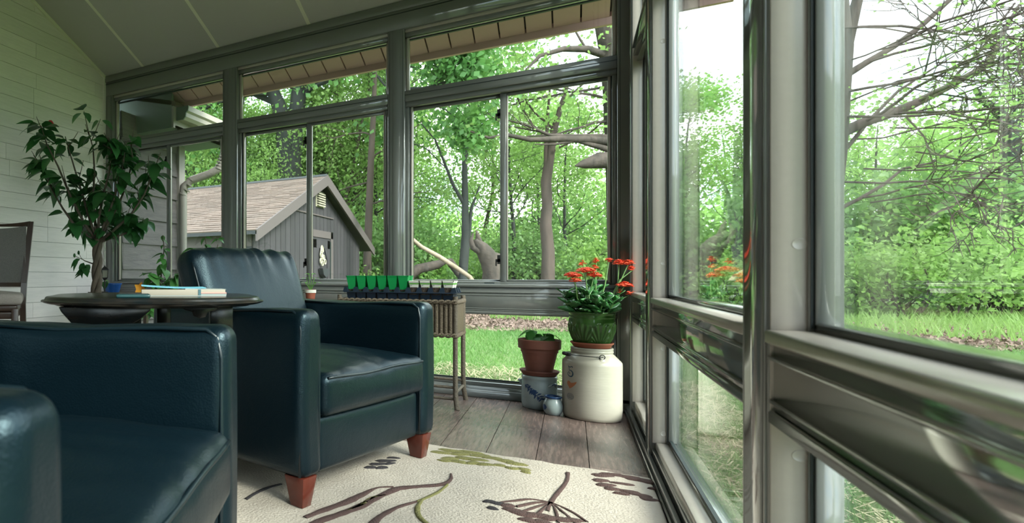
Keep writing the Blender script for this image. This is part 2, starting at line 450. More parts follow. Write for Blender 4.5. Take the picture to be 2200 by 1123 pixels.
def glazed_bay(num, kind, s0, s1, label, slider=True, lead=None, zt=Z_TT, ztop2=None):
    """one bay between two posts: transom light, (sliding) main light, solid panel, low light"""
    mp = mapper(kind); w = struct('window_%d' % num, label)
    Z_PT = .684 if kind == 'back' else .647
    RW = kind == 'right'
    DEP = .105 if kind == 'back' else .082
    fr, lt = 'frame_taupe_shaded', 'frame_taupe_lit'
    # frame members that belong to the bay (room face at n=0, jamb going back)
    def B(name, s0, s1, n0, n1, z0, z1, m=fr, par=w, bev=0.003):
        return sbox(mp, s0, s1, n0, n1, z0, z1).build(name, m, par, bevel=bev, seg=1)
    jw = .006 if RW else .022
    gn0, gn1, gs = (.046, .058, .003) if RW else (.045, .07, .005)
    bn0, bn1, bs = (.05, .07, .006) if RW else (.05, .085, .013)
    jn = .044 if RW else .03
    # transom light
    zt0 = Z_TS+.028
    g = .05
    t = B('transom_rail', s0, s1, .004, DEP, Z_TS-.045, zt0)
    B('transom_groove', s0, s1, .0015, .006, Z_TS-.003, Z_TS, 'gasket', t, 0)
    if ztop2 is None:
        B('head_bead', s0, s1, .016, .03, zt+.028, zt+.05, lt)
        B('head_gasket', s0, s1, .05, .07, zt-.018, zt-.01, 'gasket', bev=0)
        B('transom_pane', s0+.004, s1-.004, .066, .072, zt0, zt-.004, 'window_glass', bev=0)
    else:   # sloping head under the ceiling
        za, zb = ztop2
        a0, a1 = mp(s0, .066, 0), mp(s1, .072, 0)
        MB().prism([(s0+.004, zt0), (s1-.004, zt0), (s1-.004, zb), (s0+.004, za)], 'x', XR+.066, XR+.072).build('transom_pane', 'window_glass', w)
    for e, q in ((s0, 1), (s1, -1)):
        B('transom_bead', *sorted((e, e+q*(.012 if RW else .02))), .045, .075, zt0, (zt if ztop2 is None else (ztop2[0] if q > 0 else ztop2[1])), lt)
    # main light
    z0, z1 = Z_PT+(.020 if RW else .028), Z_TS-.075
    B('head', s0, s1, .02, DEP, z1, Z_TS-.04)
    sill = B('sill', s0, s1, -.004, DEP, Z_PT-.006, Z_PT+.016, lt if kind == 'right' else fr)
    B('sill_track', s0, s1, .05, DEP, Z_PT+.014, Z_PT+.03)
    for e, q in ((s0, 1), (s1, -1)):
        B('jamb', *sorted((e, e+q*jw)), jn, DEP, z0-.01, z1, fr, bev=.001)
        B('jamb_gasket', *sorted((e+q*jw, e+q*(jw+gs))), gn0, gn1, z0, z1, 'gasket', bev=0)
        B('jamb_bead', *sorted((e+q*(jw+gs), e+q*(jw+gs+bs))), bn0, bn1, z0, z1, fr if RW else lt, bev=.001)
    a, b = s0+jw+.006, s1-jw-.006
    if slider:
        m = lead if lead is not None else (a+b)/2
        # fixed sash (outer) on the left, sliding sash (inner) on the right
        for nm, (p, q), n in (('outer_sash', (a, m+.015), .074), ('inner_sash', (m-.015, b), .052)):
            ss = B(nm, p, q, n, n+.018, z0, z0+.014)
            B('sash_rail', p, q, n, n+.018, z1-.02, z1, fr, ss)
            B('sash_stile', p, p+(.034 if nm == 'inner_sash' else .012), n-.004, n+.018, z0, z1, fr, ss)
            B('sash_stile', q-.012 if nm == 'inner_sash' else q-.03, q, n, n+.018, z0, z1, fr, ss)
            if nm == 'inner_sash': B('edge_bead', p+.034, p+.042, n, n+.02, z0, z1, lt, ss)
            B('pane', p+.004, q-.004, n+.006, n+.011, z0+.004, z1-.004, 'window_glass', ss, 0)
        for zz in (z0+.11, z1-.15):
            lm = sbox(mp, m-.03, m-.012, .05, .066, zz, zz+.055)
            sbox(mp, m-.036, m-.012, .05, .062, zz+.012, zz+.03, lm); sbox(mp, m-.04, m-.033, .052, .06, zz-.012, zz+.03, lm)
            lm.build('latch', 'black_iron', w)
        B('pull_slot', m-.1, m-.045, .0478, .0505, Z_PT+.016, Z_PT+.024, 'gasket', bev=0)
    else:
        ss = B('sash_rail', a, b, .058, .08, z0-.012, z0+.004); B('sash_rail', a, b, .06, .08, z1-.02, z1)
        B('sash_gasket', a, b, .0585, .07, z0+.004, z0+.009, 'gasket', bev=0)
        B('pane', a, b, .070, .076, z0, z1-.01, 'window_glass', bev=0)
    # solid panel
    p = B('panel', s0, s1, .006, DEP, Z_PB+.02, Z_PT-.006)
    for zz, dn in (((.618, -.001), (.548, .001)) if RW else ((Z_PT-.036, .001), (Z_PT-.054, .003), (Z_PB+.036, .002), (Z_PB+.026, 0))):
        B('panel_rib', s0, s1, dn, .01, zz-.0035, zz+.0035, fr, p, .0015)
    B('panel_foot', s0, s1, .0, DEP, Z_PB, Z_PB+.022, fr)
    # low light
    B('low_sill', s0, s1, .012, DEP, .066, .092, lt if kind == 'right' else fr)
    B('low_track', s0, s1, .05, DEP, .09, Z_GB)
    for e, q in ((s0, 1), (s1, -1)):
        B('low_jamb', *sorted((e, e+q*jw)), jn, DEP, .09, Z_PB, fr, bev=.001)
        B('low_gasket', *sorted((e+q*jw, e+q*(jw+gs))), gn0, gn1, Z_GB, Z_PB, 'gasket', bev=0)
        B('low_bead', *sorted((e+q*(jw+gs), e+q*(jw+gs+bs))), bn0, bn1, Z_GB, Z_PB, fr if RW else lt, bev=.001)
    B('low_gasket', a, b, .052, .062, Z_GB, Z_GB+.008, 'gasket', bev=0)
    B('low_pane', a, b, .068, .074, Z_GB, Z_PB+.004, 'window_glass', bev=0)
    return w

# back wall: posts, header, base
wb = struct('wall_back', 'taupe aluminium frame of the back window wall, backlit shade in its colour')
mpb = mapper('back')
def BB(name, s0, s1, n0, n1, z0, z1, m='frame_taupe_shaded', par=wb, bev=.003):
    return sbox(mpb, s0, s1, n0, n1, z0, z1).build(name, m, par, bevel=bev, seg=1)
posts = [(XL, -3.415), (-2.275, -2.15), (-1.015, -.925), (.205, XR+.02)]
posts = [(XL, -3.41), (-2.275, -2.148), (-1.012, -.905), (.208, XR+.1)]
for a, b in posts:
    p = BB('post', a, b, 0, DEP, 0, Z_TT+.05)
    m = (a+b)/2
    BB('post_strip', m-.022, m+.022, -.0025, .002, 0, Z_TT+.05, 'frame_taupe_shaded', p, .001)
    for q in (a+.012, b-.012): BB('post_groove', q-.001, q+.001, -.0006, .001, .1, Z_TT+.04, 'gasket', p, 0)
BB('header', XL, XR+.1, 0, DEP, Z_TT+.05, ceil_z(YB))
BB('header_lip', XL, XR+.1, -.012, 0, Z_TT+.175, ceil_z(YB)-.002)
BB('header_bead', XL, XR, -.004, 0, Z_TT+.155, Z_TT+.16, 'gasket', bev=0)
for a, b in zip(posts[:-1], posts[1:]): BB('header_trim', a[1], b[0], .025, DEP, Z_TT, Z_TT+.05, 'frame_taupe_shaded')
BB('base', XL, XR, 0, DEP, .03, .068)
BB('base_shoe', XL, XR, -.012, .0, .0, .05)
glazed_bay(1, 'back', -3.41, -2.275, 'leftmost back window, behind the hibiscus tree', lead=-2.835)
glazed_bay(2, 'back', -2.148, -1.012, 'middle back window, with the shed seen through it', lead=-1.585)
glazed_bay(3, 'back', -.905, .208, 'right-hand back window beside the corner, woods behind', lead=-.345)

# right wall
wr = struct('wall_right', 'glossy taupe aluminium frame of the right window wall')
mpr = mapper('right')
def BR(name, s0, s1, n0, n1, z0, z1, m='frame_taupe_shaded', par=wr, bev=.003):
    return sbox(mpr, s0, s1, n0, n1, z0, z1).build(name, m, par, bevel=bev, seg=1)
rposts = [(3.93, YB), (3.01, 3.2), (1.338, 1.488), (-.55, -.40), (YF, -2.1)]
for k, (a, b) in enumerate(rposts):
    zt = ceil_z(b)
    p = BR('post', a, b, 0, .082, 0, zt)
    # jamb faces looking along the wall, their brightness put into the colour, with screw plugs
    BR('jamb_face', a-.004, a, .003, .05, .09, zt, 'frame_taupe_lit', p, .001)
    BR('post_strip', a+.02, b-.02, -.004, .002, 0, zt, 'frame_taupe_shaded', p, .0015)
    for q in (a+.006, b-.006): BR('post_bead', q-.003, q+.003, -.003, .001, 0, zt, 'frame_taupe_shaded', p, .001)
    if k in (1, 2):
        for zz in (.13, .465, .80, 1.67):
            mb = MB().lathe([(.0095, 0), (.0095, .0008), (.0085, .0012), (.0075, .0008), (.0005, .0009)], 16)
            o = new_obj('screw_plug', mb.mesh('screw_plug', True), 'frame_taupe_lit', p, (XR+.036, a-.0035, zz), (PI/2, 0, 0))
BR('base', YF, YB, 0, DEP, .03, .068)
BR('base_shoe', YF, YB, -.016, 0, .0, .045)
BR('base_bead', YF, YB, -.022, -.014, .0, .02)
MB().prism([(YF, ceil_z(YF)-.12), (YB, ceil_z(YB)-.12), (YB, ceil_z(YB)), (YF, ceil_z(YF))], 'x', XR, XR+DEP).build('sloped_header', 'frame_taupe_shaded', wr)
GT = 2.44      # glass head of the right wall; unseen panels added above it to cut light from high up
def zz(y): return min(ceil_z(y)-.12, GT)
for a, b in ((3.2, 3.93), (1.488, 3.006), (-.40, 1.334), (-2.1, -.554)):
    if ceil_z(b)-.12 > GT+.01:
        MB().prism([(a, GT-.03), (b, GT-.03), (b, ceil_z(b)-.12), (a, ceil_z(a)-.12)], 'x', XR+.004, XR+DEP).build('added_gable_panel', 'frame_taupe_shaded', wr)
    else:
        MB().prism([(a, GT-.03), (b, GT-.03), (b, max(GT-.03, ceil_z(b)-.12)), (a, max(GT-.02, ceil_z(a)-.12))], 'x', XR+.004, XR+DEP).build('added_gable_panel', 'frame_taupe_shaded', wr)
glazed_bay(4, 'right', 3.2, 3.93, 'narrow right-wall window next to the corner', slider=True, ztop2=(zz(3.2), zz(3.93)))
glazed_bay(5, 'right', 1.488, 3.006, 'right-wall window reflecting the red flowers', slider=False, ztop2=(zz(1.488), zz(3.006)))
glazed_bay(6, 'right', -.40, 1.334, 'large right-wall window nearest the viewer, bare branches behind', slider=False, ztop2=(zz(-.4), zz(1.334)))
glazed_bay(7, 'right', -2.1, -.554, 'right-wall window behind the viewer', slider=False, ztop2=(zz(-2.1), zz(-.554)))

# ================================================================== OUTDOORS
gr = tag(MB().box(-60, 90, -40, 90, GROUND-.3, GROUND).build('ground', 'lawn_soil'), 'green lawn around the sunroom', None, kind='structure')
MB().box(XL-.1, XR+.16, YF-.1, YB+.16, GROUND, -.16).build('foundation', 'house_trim', gr)
NR = np.random.default_rng(3)
def scatter_blades(name, X, Y, h, wd, lean, m, label, cat):
    n = len(X); a = NR.random(n)*2*PI; hh = h*(.5+NR.random(n)); ww = wd*(.6+.8*NR.random(n))
    b = NR.random(n)*2*PI; le = lean*hh*(.3+NR.random(n))
    z0 = np.full(n, GROUND-.004)
    p0 = np.stack([X-np.cos(a)*ww/2, Y-np.sin(a)*ww/2, z0], 1); p1 = np.stack([X+np.cos(a)*ww/2, Y+np.sin(a)*ww/2, z0], 1)
    p2 = np.stack([X+np.cos(b)*le, Y+np.sin(b)*le, z0+hh], 1)
    P = np.stack([p0, p1, p2], 1).reshape(-1, 3)
    return tag(new_obj(name, quads_mesh(name, P, np.arange(3*n).reshape(-1, 3)), m), label, cat, kind='stuff')
# grass behind the back wall and along the right wall (denser close by)
n = 150000
Yg = YB+.25+11*NR.random(n)**1.25; Xg = -7+13*NR.random(n)
ok = Yg < 13.2+.8*np.sin(Xg*1.3)
Xg, Yg = Xg[ok], Yg[ok]
n = 130000
rr = .02+14*NR.random(n)**2.0
X2 = XR+.2+rr; Y2 = -.6+5.6*NR.random(n)+rr*1.0*NR.random(n)-rr*.1
scatter_blades('lawn_grass', np.concatenate([Xg, X2]), np.concatenate([Yg, Y2]), .062, .012, .8, 'grass_blade', 'fresh green grass blades of the lawn outside', 'grass')
# longer weedy tufts on the lawn edge
n = 40000
th = NR.random(n)*2.0-.1; rd = 15+12*NR.random(n)
scatter_blades('lawn_weeds', np.sin(th)*rd, np.cos(th)*rd, .22, .035, .7, 'spring_leaf', 'taller weedy grass along the edge of the woods', 'weeds')
# dry straw
def straw(n, X, Y):
    a = NR.random(n)*2*PI; L = .06+.14*NR.random(n); wv = .0035
    z = GROUND+.015+.05*NR.random(n); dz = (NR.random(n)-.5)*.05
    d = np.stack([np.cos(a)*L/2, np.sin(a)*L/2, dz], 1); q = np.stack([-np.sin(a)*wv, np.cos(a)*wv, np.zeros(n)], 1)
    c = np.stack([X, Y, z], 1)
    return np.stack([c-d-q, c+d-q, c+d+q, c-d+q], 1).reshape(-1, 3)
n1 = 9000; xs = -2.5+3.5*NR.random(n1); ys = YB+.35+2.6*NR.random(n1)**1.6
n2 = 6500; xs2 = XR+.25+3.2*NR.random(n2)**1.4; ys2 = .2+4.5*NR.random(n2)
P = np.concatenate([straw(n1, xs, ys), straw(n2, xs2, ys2)])
tag(new_obj('dry_straw', quads_mesh('dry_straw', P, np.arange(len(P)).reshape(-1, 4)), 'straw'), 'dry straw strands lying on the grass near the glass', 'straw', kind='stuff')
# leaf litter band before the woods
n = 26000; xs = -6+14*NR.random(n); ys = 12.6+5.5*NR.random(n)+.7*np.sin(xs*1.3)
c = np.stack([xs, ys, GROUND+.01+.03*NR.random(n)], 1)
me = leaf_cards('leaf_litter', c, .085, NR, flat=.8)
tag(new_obj('leaf_litter', me, 'leaf_litter'), 'band of brown fallen leaves at the back edge of the lawn', 'fallen leaves', kind='stuff')

# ---- house wing seen through the left back window
XW = -3.40
hw = thing('house_wing', 'grey lap-sided house wing with gutter outside the leftmost window', 'house', (XW-.6, 4.7, GROUND))
MB().box(XW-1.6, XW-.03, YB+.14, 5.18, GROUND, 2.12).build('wall_core', 'house_plain', hw)
z = GROUND+.09
while z < 2.08:
    MB().hexa([(XW-.03, YB+.13, z), (XW+.008, YB+.13, z), (XW+.008, 5.16, z), (XW-.03, 5.16, z),
               (XW-.03, YB+.13, z+.25), (XW-.012, YB+.13, z+.25), (XW-.012, 5.16, z+.25), (XW-.03, 5.16, z+.25)]).build('siding_board', 'siding_grey', hw)
    # outer end of the boards beyond the corner board
    z += .243
MB().box(XW-.03, XW+.03, 5.13, 5.24, GROUND, 2.12).build('corner_board', 'house_trim', hw)
ev = -2.98
MB().box(XW-.03, ev, 4.47, 5.42, 2.105, 2.13).build('soffit', 'house_plain', hw)
MB().box(XW-1.4, ev-.02, 4.44, 4.475, 2.105, 2.62).build('eave_end_panel', 'house_plain', hw)
MB().box(ev-.022, ev, 4.44, 5.44, 2.105, 2.30).build('fascia', 'house_trim', hw)
MB().prism([(ev+.02, 2.30), (XW-1.5, 2.82), (XW-1.5, 2.88), (ev+.02, 2.34)], 'y', 4.44, 5.46).build('wing_roof', 'shingle', hw)
gut = MB().prism([(ev, 2.175), (ev+.075, 2.175), (ev+.10, 2.20), (ev+.105, 2.235), (ev+.125, 2.25), (ev+.13, 2.295), (ev+.118, 2.295), (ev+.112, 2.26), (ev+.09, 2.245), (ev+.066, 2.19), (ev+.01, 2.19), (ev+.01, 2.295), (ev, 2.295)], 'y', 4.50, 5.46).build('gutter', 'gutter_metal', hw)
MB().prism([(ev, 2.175), (ev+.075, 2.175), (ev+.10, 2.20), (ev+.105, 2.235), (ev+.125, 2.25), (ev+.13, 2.295), (ev, 2.295)], 'y', 4.485, 4.50).build('gutter_end_cap', 'house_plain', gut, rel=False).location = -Vector(hw.location)
# downspout with ribbed elbows
dp = [(ev+.05, 5.30, 2.19), (ev+.05, 5.30, 2.0), (ev+.045, 5.295, 1.92), (ev+.0, 5.275, 1.85), (ev-.1, 5.25, 1.80), (XW+.14, 5.2, 1.75), (XW+.07, 5.17, 1.69), (XW+.058, 5.16, 1.60), (XW+.055, 5.16, .8), (XW+.055, 5.16, GROUND+.05)]
ds = MB().tube(dp, .042, 12).build('downspout', 'downspout_metal', hw, smooth=True)
for k in range(6):
    t = k/5; p = Vector(dp[1]).lerp(Vector(dp[3]), t); d = (Vector(dp[3])-Vector(dp[1])).normalized()
    o = MB().tube([p-d*.006, p+d*.006], .047, 12).build('elbow_rib', 'downspout_metal', ds, rel=False); o.location = -Vector(hw.location)
for k in range(4):
    t = k/3; p = Vector(dp[5]).lerp(Vector(dp[7]), t); d = (Vector(dp[7])-Vector(dp[5])).normalized()
    o = MB().tube([p-d*.006, p+d*.006], .047, 12).build('elbow_rib', 'downspout_metal', ds, rel=False); o.location = -Vector(hw.location)

# ---- garden shed
sx, sy0, sy1, peak = -5.05, 10.3, 17.2, (13.85, 3.12)
sh = thing('garden_shed', 'grey board shed with brown shingle roof and gable door', 'shed', (sx-3, 13.8, GROUND))
wallz = 1.62
MB().prism([(sy0+.05, GROUND), (sy1, GROUND), (sy1, wallz), (peak[0], 2.92), (sy0+.05, wallz)], 'x', sx-6.5, sx-.03).build('shed_core', 'shed_dark', sh)
y = sy0; bw = .262
while y < sy1-.02:
    b = min(y+bw-.022, sy1)
    def top(q): return wallz+(q-sy0)*(2.98-wallz)/(peak[0]-sy0) if q < peak[0] else wallz+(sy1-q)*(2.98-wallz)/(sy1-peak[0])
    pts = [(y, GROUND), (b, GROUND), (b, top(b))]
    if y < peak[0] < b: pts.append((peak[0], top(peak[0])))
    pts.append((y, top(y)))
    MB().prism(pts, 'x', sx-.03, sx).build('board', 'shed_board', sh)
    y += bw
MB().box(sx-6.5, sx-.03, sy0-.02, sy0+.05, GROUND, wallz-.3).build('side_wall', 'shed_dark', sh)  # shade below the eave is put into this wall's dark colour
MB().box(sx-6.5, sx-.03, sy0-.04, sy0+.05, wallz-.3, wallz).build('eave_board', 'shed_trim', sh)
# roof planes: near eave (10.15,1.66) ridge (13.85,3.2) far eave (18.0,1.66)
ne, fe, rg = (9.98, 1.60), (17.95, 1.55), (13.85, 3.17)
xr = sx+.22
MB().prism([ne, rg, fe, (fe[0], fe[1]-.07), (rg[0], rg[1]-.09), (ne[0], ne[1]-.07)], 'x', sx-6.7, xr).build('roof_deck', 'shed_dark', sh)
# shingle courses: real overlapping tabs, too small to pick apart singly
def courses(e, sgn):
    mb = MB(); L = math.hypot(rg[0]-e[0], rg[1]-e[1]); ux, uz = (rg[0]-e[0])/L, (rg[1]-e[1])/L
    nx, nz_ = (-uz, ux) if ux > 0 else (uz, -ux)
    R = random.Random(4); k = 0; c = .145
    while k*c < L:
        x = sx-6.7+(k % 3)*.11
        while x < xr:
            x1 = min(x+.32, xr); h = .012+R.random()*.012; t0 = k*c; t1 = min(t0+c+.03, L)
            a = (e[0]+ux*t0, e[1]+uz*t0); b = (e[0]+ux*t1, e[1]+uz*t1)
            p = [(x, a[0], a[1]), (x1-.008, a[0], a[1]), (x1-.008, b[0], b[1]), (x, b[0], b[1])]
            q = [(x, a[0]+nx*h, a[1]+nz_*h), (x1-.008, a[0]+nx*h, a[1]+nz_*h), (x1-.008, b[0]+nx*.004, b[1]+nz_*.004), (x, b[0]+nx*.004, b[1]+nz_*.004)]
            mb.hexa(p+q); x += .32
        k += 1
    o = mb.build('shingles', 'shingle', sh); o['kind'] = 'stuff'
courses(ne, 1); courses(fe, -1)
MB().prism([(rg[0]-.14, rg[1]-.035), (rg[0], rg[1]+.035), (rg[0]+.14, rg[1]-.035), (rg[0], rg[1]+.005)], 'x', sx-6.7, xr+.01).build('ridge_cap', 'shed_dark', sh)
for e in (ne, fe):
    MB().prism([(e[0], e[1]-.2), (e[0], e[1]+.02), (rg[0], rg[1]+.01), (rg[0], rg[1]-.25)], 'x', xr-.02, xr+.02).build('rake_board', 'shed_trim', sh)
# vent
MB().box(sx, sx+.03, 13.70, 14.16, 2.46, 2.78).build('vent_backing', 'shed_dark', sh)
vt = MB().prism([(13.66, 2.42), (14.2, 2.42), (14.2, 2.80), (13.66, 2.80)], 'x', sx, sx+.02).build('vent_frame', 'vent_cream', sh)
for k in range(6):
    zz_ = 2.455+k*.057
    MB().hexa([(sx+.02, 13.70, zz_), (sx+.075, 13.70, zz_-.02), (sx+.075, 14.16, zz_-.02), (sx+.02, 14.16, zz_), (sx+.02, 13.70, zz_+.03), (sx+.075, 13.70, zz_+.01), (sx+.075, 14.16, zz_+.01), (sx+.02, 14.16, zz_+.03)]).build('louvre', 'vent_cream', sh)
MB().box(sx, sx+.03, sy0+2.1, sy1-2.3, 2.2, 2.23).build('gable_band', 'shed_trim', sh)
# door
dy0, dy1, dz = 13.36, 14.62, 1.68
MB().box(sx+.005, sx+.03, dy0, dy1, GROUND, dz).build('door_panel', 'shed_board', sh)
for a, b, c_, d_ in ((dy0-.16, dy0, GROUND, dz+.17), (dy1, dy1+.16, GROUND, dz+.17), (dy0-.16, dy1+.16, dz, dz+.17)):
    MB().box(sx, sx+.05, a, b, c_, d_).build('door_trim', 'shed_trim', sh)
for a, b, c_, d_ in ((dy0+.04, dy0+.22, GROUND, dz-.06), (dy1-.27, dy1-.09, GROUND, dz-.06), (dy0+.04, dy1-.09, dz-.26, dz-.06)):
    MB().box(sx+.03, sx+.055, a, b, c_, d_).build('door_rail', 'shed_board', sh)
for s_, yb in ((1, dy0+.22), (-1, dy1-.27)):
    MB().prism([(yb, dz-.26), (yb+s_*.2, dz-.26), (yb, dz-.54)], 'x', sx+.03, sx+.052).build('door_corner_brace', 'shed_board', sh)
MB().box(sx+.03, sx+.06, dy1-.08, dy1-.02, GROUND, dz-.08).build('door_gap', 'gasket', sh)
# ornament on the door: pale scroll plaque over a dark half basket
oc = ((dy0+dy1)/2-.03)
orn = thing('door_ornament', 'pale wrought scroll plaque with dark basket on the shed door', 'ornament', (sx+.06, oc, .9))
mb = MB(); R = random.Random(8)
for k in range(13):
    yy = oc+R.uniform(-.15, .15); z_ = 1.0+R.random()*.42
    mb.tube([(sx+.075, yy+.06*math.cos(t), z_+.06*math.sin(t)) for t in np.linspace(0, 2*PI, 9)[:-1]], .016, 5, closed=True)
mb.build('scroll', 'vent_cream', orn)
MB().prism([(oc-.24, .93), (oc+.24, .93), (oc+.17, .78), (oc, .70), (oc-.17, .78)], 'x', sx+.06, sx+.16).build('basket', 'shed_dark', orn)
MB().prism([(oc-.05, .71), (oc+.05, .71), (oc, .58)], 'x', sx+.06, sx+.09).build('finial', 'shed_dark', orn)

# ---- trees
def limb(mb, R, p, d, L, r, depth, tips, bend=.28, up=.12, kids=(2, 4), seg=7, rat=.62, minr=.008, taper=.55):
    n = max(4, int(5+L)); pts = [Vector(p)]; rad = [r]; d = Vector(d).normalized()
    for i in range(n):
        j = Vector((R.gauss(0, 1), R.gauss(0, 1), R.gauss(0, 1)))*bend
        d = (d+j*.5+Vector((0, 0, up))*.5).normalized(); pts.append(pts[-1]+d*L/n); rad.append(r*(1-(1-taper)*(i+1)/n))
    mb.tube(pts, rad, seg, cap=False)
    if depth <= 0:
        for q in pts[1:]: tips.append(q)
        return pts
    for k in range(R.randint(*kids)):
        t = R.uniform(.35, 1.0); i = min(n-1, int(t*n)); q = pts[i].lerp(pts[i+1], t*n-i if t < 1 else 1)
        dd = (pts[i+1]-pts[i]).normalized(); s = dd.orthogonal().normalized()
        s.rotate(Matrix.Rotation(R.random()*2*PI, 3, dd)); nd = (dd*R.uniform(.45, 1)+s*R.uniform(.5, 1.1))
        limb(mb, R, q, nd, L*rat*R.uniform(.7, 1.15), max(minr, rad[i]*R.uniform(.42, .62)), depth-1, tips, bend, up, kids, max(4, seg-1), rat, minr, taper)
    return pts

def tree_meshes(name, seed, H, r, nleaf, lsize, lm, bark, low=.25, spread=1.0):
    R = random.Random(seed); rg_ = np.random.default_rng(seed); mb = MB(); tips = []
    pts = [Vector((0, 0, -.1))]; rad = [r*1.15]; d = Vector((R.uniform(-.06, .06), R.uniform(-.06, .06), 1)).normalized(); n = 10
    for i in range(n):
        d = (d+Vector((R.gauss(0, .06), R.gauss(0, .06), .05))).normalized(); pts.append(pts[-1]+d*H/n); rad.append(r*(1-.8*(i+1)/n))
    mb.tube(pts, rad, 8, cap=False)
    for k in range(15):
        t = R.uniform(low, .98); i = min(n-1, int(t*n)); q = pts[i].lerp(pts[i+1], t*n-i)
        a = R.random()*2*PI
        limb(mb, R, q, (math.cos(a), math.sin(a), R.uniform(.15, .8)), H*.25*spread*(1.15-t*.6), rad[i]*.42, 2, tips, .3, .1, (2, 3), 5, .6, .01)
    tr = mb.mesh(name+'_trunk', True)
    T = np.array([tuple(q) for q in tips]); idx = rg_.integers(0, len(T), nleaf)
    cen = T[idx]+rg_.normal(size=(nleaf, 3))*np.array([.42, .42, .34])
    lf = leaf_cards(name+'_foliage', cen, lsize, rg_)
    tr.materials.append(MATS[bark]); lf.materials.append(MATS[lm]); return tr, lf

def shrub_meshes(name, seed, H, nleaf, lsize, lm):
    R = random.Random(seed); rg_ = np.random.default_rng(seed); mb = MB(); tips = []
    for k in range(9):
        a = R.random()*2*PI; limb(mb, R, (R.uniform(-.25, .25), R.uniform(-.25, .25), -.05), (math.cos(a)*.55, math.sin(a)*.55, 1), H*.62, .022, 2, tips, .3, .1, (2, 3), 4, .6, .005)
    T = np.array([tuple(q) for q in tips]); idx = rg_.integers(0, len(T), nleaf)
    cen = T[idx]+rg_.normal(size=(nleaf, 3))*.24
    tr = mb.mesh(name+'_stems', True); lf = leaf_cards(name+'_foliage', cen, lsize, rg_)
    tr.materials.append(MATS['bark_brown']); lf.materials.append(MATS[lm]); return tr, lf

def put_tree(name, label, cat, group, ms, loc, rz=0, sc=1., trunk='trunk'):
    t = thing(name, label, cat, loc, rz, group); t.scale = (sc, sc, sc*1.0)
    new_obj(trunk, ms[0], None, t)
    f = new_obj('foliage', ms[1], None, t); f['kind'] = 'stuff'
    return t

TT = [tree_meshes('tree_a', 21, 9.5, .11, 4600, .15, 'spring_leaf', 'bark_grey'),
      tree_meshes('tree_b', 22, 11, .13, 4200, .16, 'spring_leaf', 'bark_brown', .3),
      tree_meshes('tree_c', 23, 8, .09, 4600, .14, 'spring_leaf', 'bark_grey', .18, 1.2),
      tree_meshes('tree_d', 24, 10, .12, 2400, .13, 'deep_leaf', 'bark_grey', .3)]
SS = [shrub_meshes('shrub_a', 31, 2.2, 3200, .11, 'spring_leaf'),
      shrub_meshes('shrub_b', 32, 2.8, 3600, .12, 'deep_leaf'),
      shrub_meshes('shrub_c', 33, 1.6, 2600, .10, 'spring_leaf')]
TL = ['slender pale-green woodland tree', 'tall brown-stemmed woodland tree', 'low spreading woodland tree', 'thin darker-leaved woodland tree']
SLb = ['bushy light green shrub', 'tall darker green shrub', 'low light green shrub']
def az_pos(az, rd): return Vector((math.sin(math.radians(az))*rd, math.cos(math.radians(az))*rd, GROUND))
def where(p):
    d = -math.sin(ANG)*p.x+math.cos(ANG)*p.y; l = math.cos(ANG)*p.x+math.sin(ANG)*p.y
    if d < 1: return None, 9e9
    px = PCX+FOC*l/d
    for lim, s in ((500, 'in leftmost back window'), (845, 'in middle back window'), (1080, 'in left pane beside the shed window'), (1335, 'in back pane next to the corner'), (1640, 'in right-wall window behind the flowers'), (2200, 'in large right-wall window')):
        if px < lim: return s, px
    return None, px
def plant(spec, name, cat, kinds, meshes, trunk, gname):
    ordn = ['first', 'second', 'third', 'fourth', 'fifth', 'sixth', 'seventh', 'eighth', 'ninth', 'tenth', 'eleventh', 'twelfth', 'thirteenth', 'fourteenth', 'fifteenth', 'sixteenth', 'seventeenth', 'eighteenth', 'nineteenth', 'twentieth']
    cnt = {}
    for p, i, rz, sc in sorted(spec, key=lambda q: where(q[0])[1]):
        s, px = where(p)
        if s:
            k = cnt[(i, s)] = cnt.get((i, s), 0)+1
            lab = '%s, %s from left %s' % (kinds[i], ordn[k-1], s)
            g = gname+' in view'
        else:
            lab = kinds[i]+' beyond the right wall, outside the picture'; g = kinds[i]+'s outside the picture'
        put_tree(name, lab, cat, g, meshes[i], p, rz, sc, trunk)
R = random.Random(77); spec = []
azs = [-33+k*1.6 for k in range(36)]+[26+k*6 for k in range(18)]
for k, az in enumerate(azs):
    az += R.uniform(-1.5, 1.5)
    rmin = 18.5 if az < -16 else 21.5 if az < 8 else (22 if az < 40 else 25)
    p = az_pos(az, rmin+R.random()**1.3*17)
    if -12 < p.x < -4 and 9 < p.y < 18.8: continue
    spec.append((p, R.choice((0, 0, 1, 2, 2, 3)), R.random()*6.28, R.uniform(.6, .9)))
for az in (-36, -34, -32, -30, -28, -26.5, -25, -23, -21.5, -20, -18.5, -17, -15.5, -14):
    for rd in (24.5, 31):
        spec.append((az_pos(az+R.uniform(-.8, .8), rd+R.uniform(-1.5, 2.5)), R.choice((0, 1, 2, 2)), R.random()*6.28, R.uniform(.75, 1.0)))
plant(spec, 'woodland_tree', 'tree', TL, TT, 'trunk', 'woodland trees')
spec = []
azs = [-33+k*1.15 for k in range(49)]+[26+k*6 for k in range(18)]
for k, az in enumerate(azs):
    az += R.uniform(-1.2, 1.2)
    rmin = 17.3 if az < -16 else 20.5 if az < 8 else (20.5 if az < 40 else 23)
    p = az_pos(az, rmin+R.random()**1.5*11)
    if -12.5 < p.x < -3.6 and 9 < p.y < 19.2: continue
    spec.append((p, R.choice((0, 1, 1, 2)), R.random()*6.28, R.uniform(.8, 1.5)))
plant(spec, 'woodland_shrub', 'shrub', SLb, SS, 'stems', 'undergrowth shrubs')
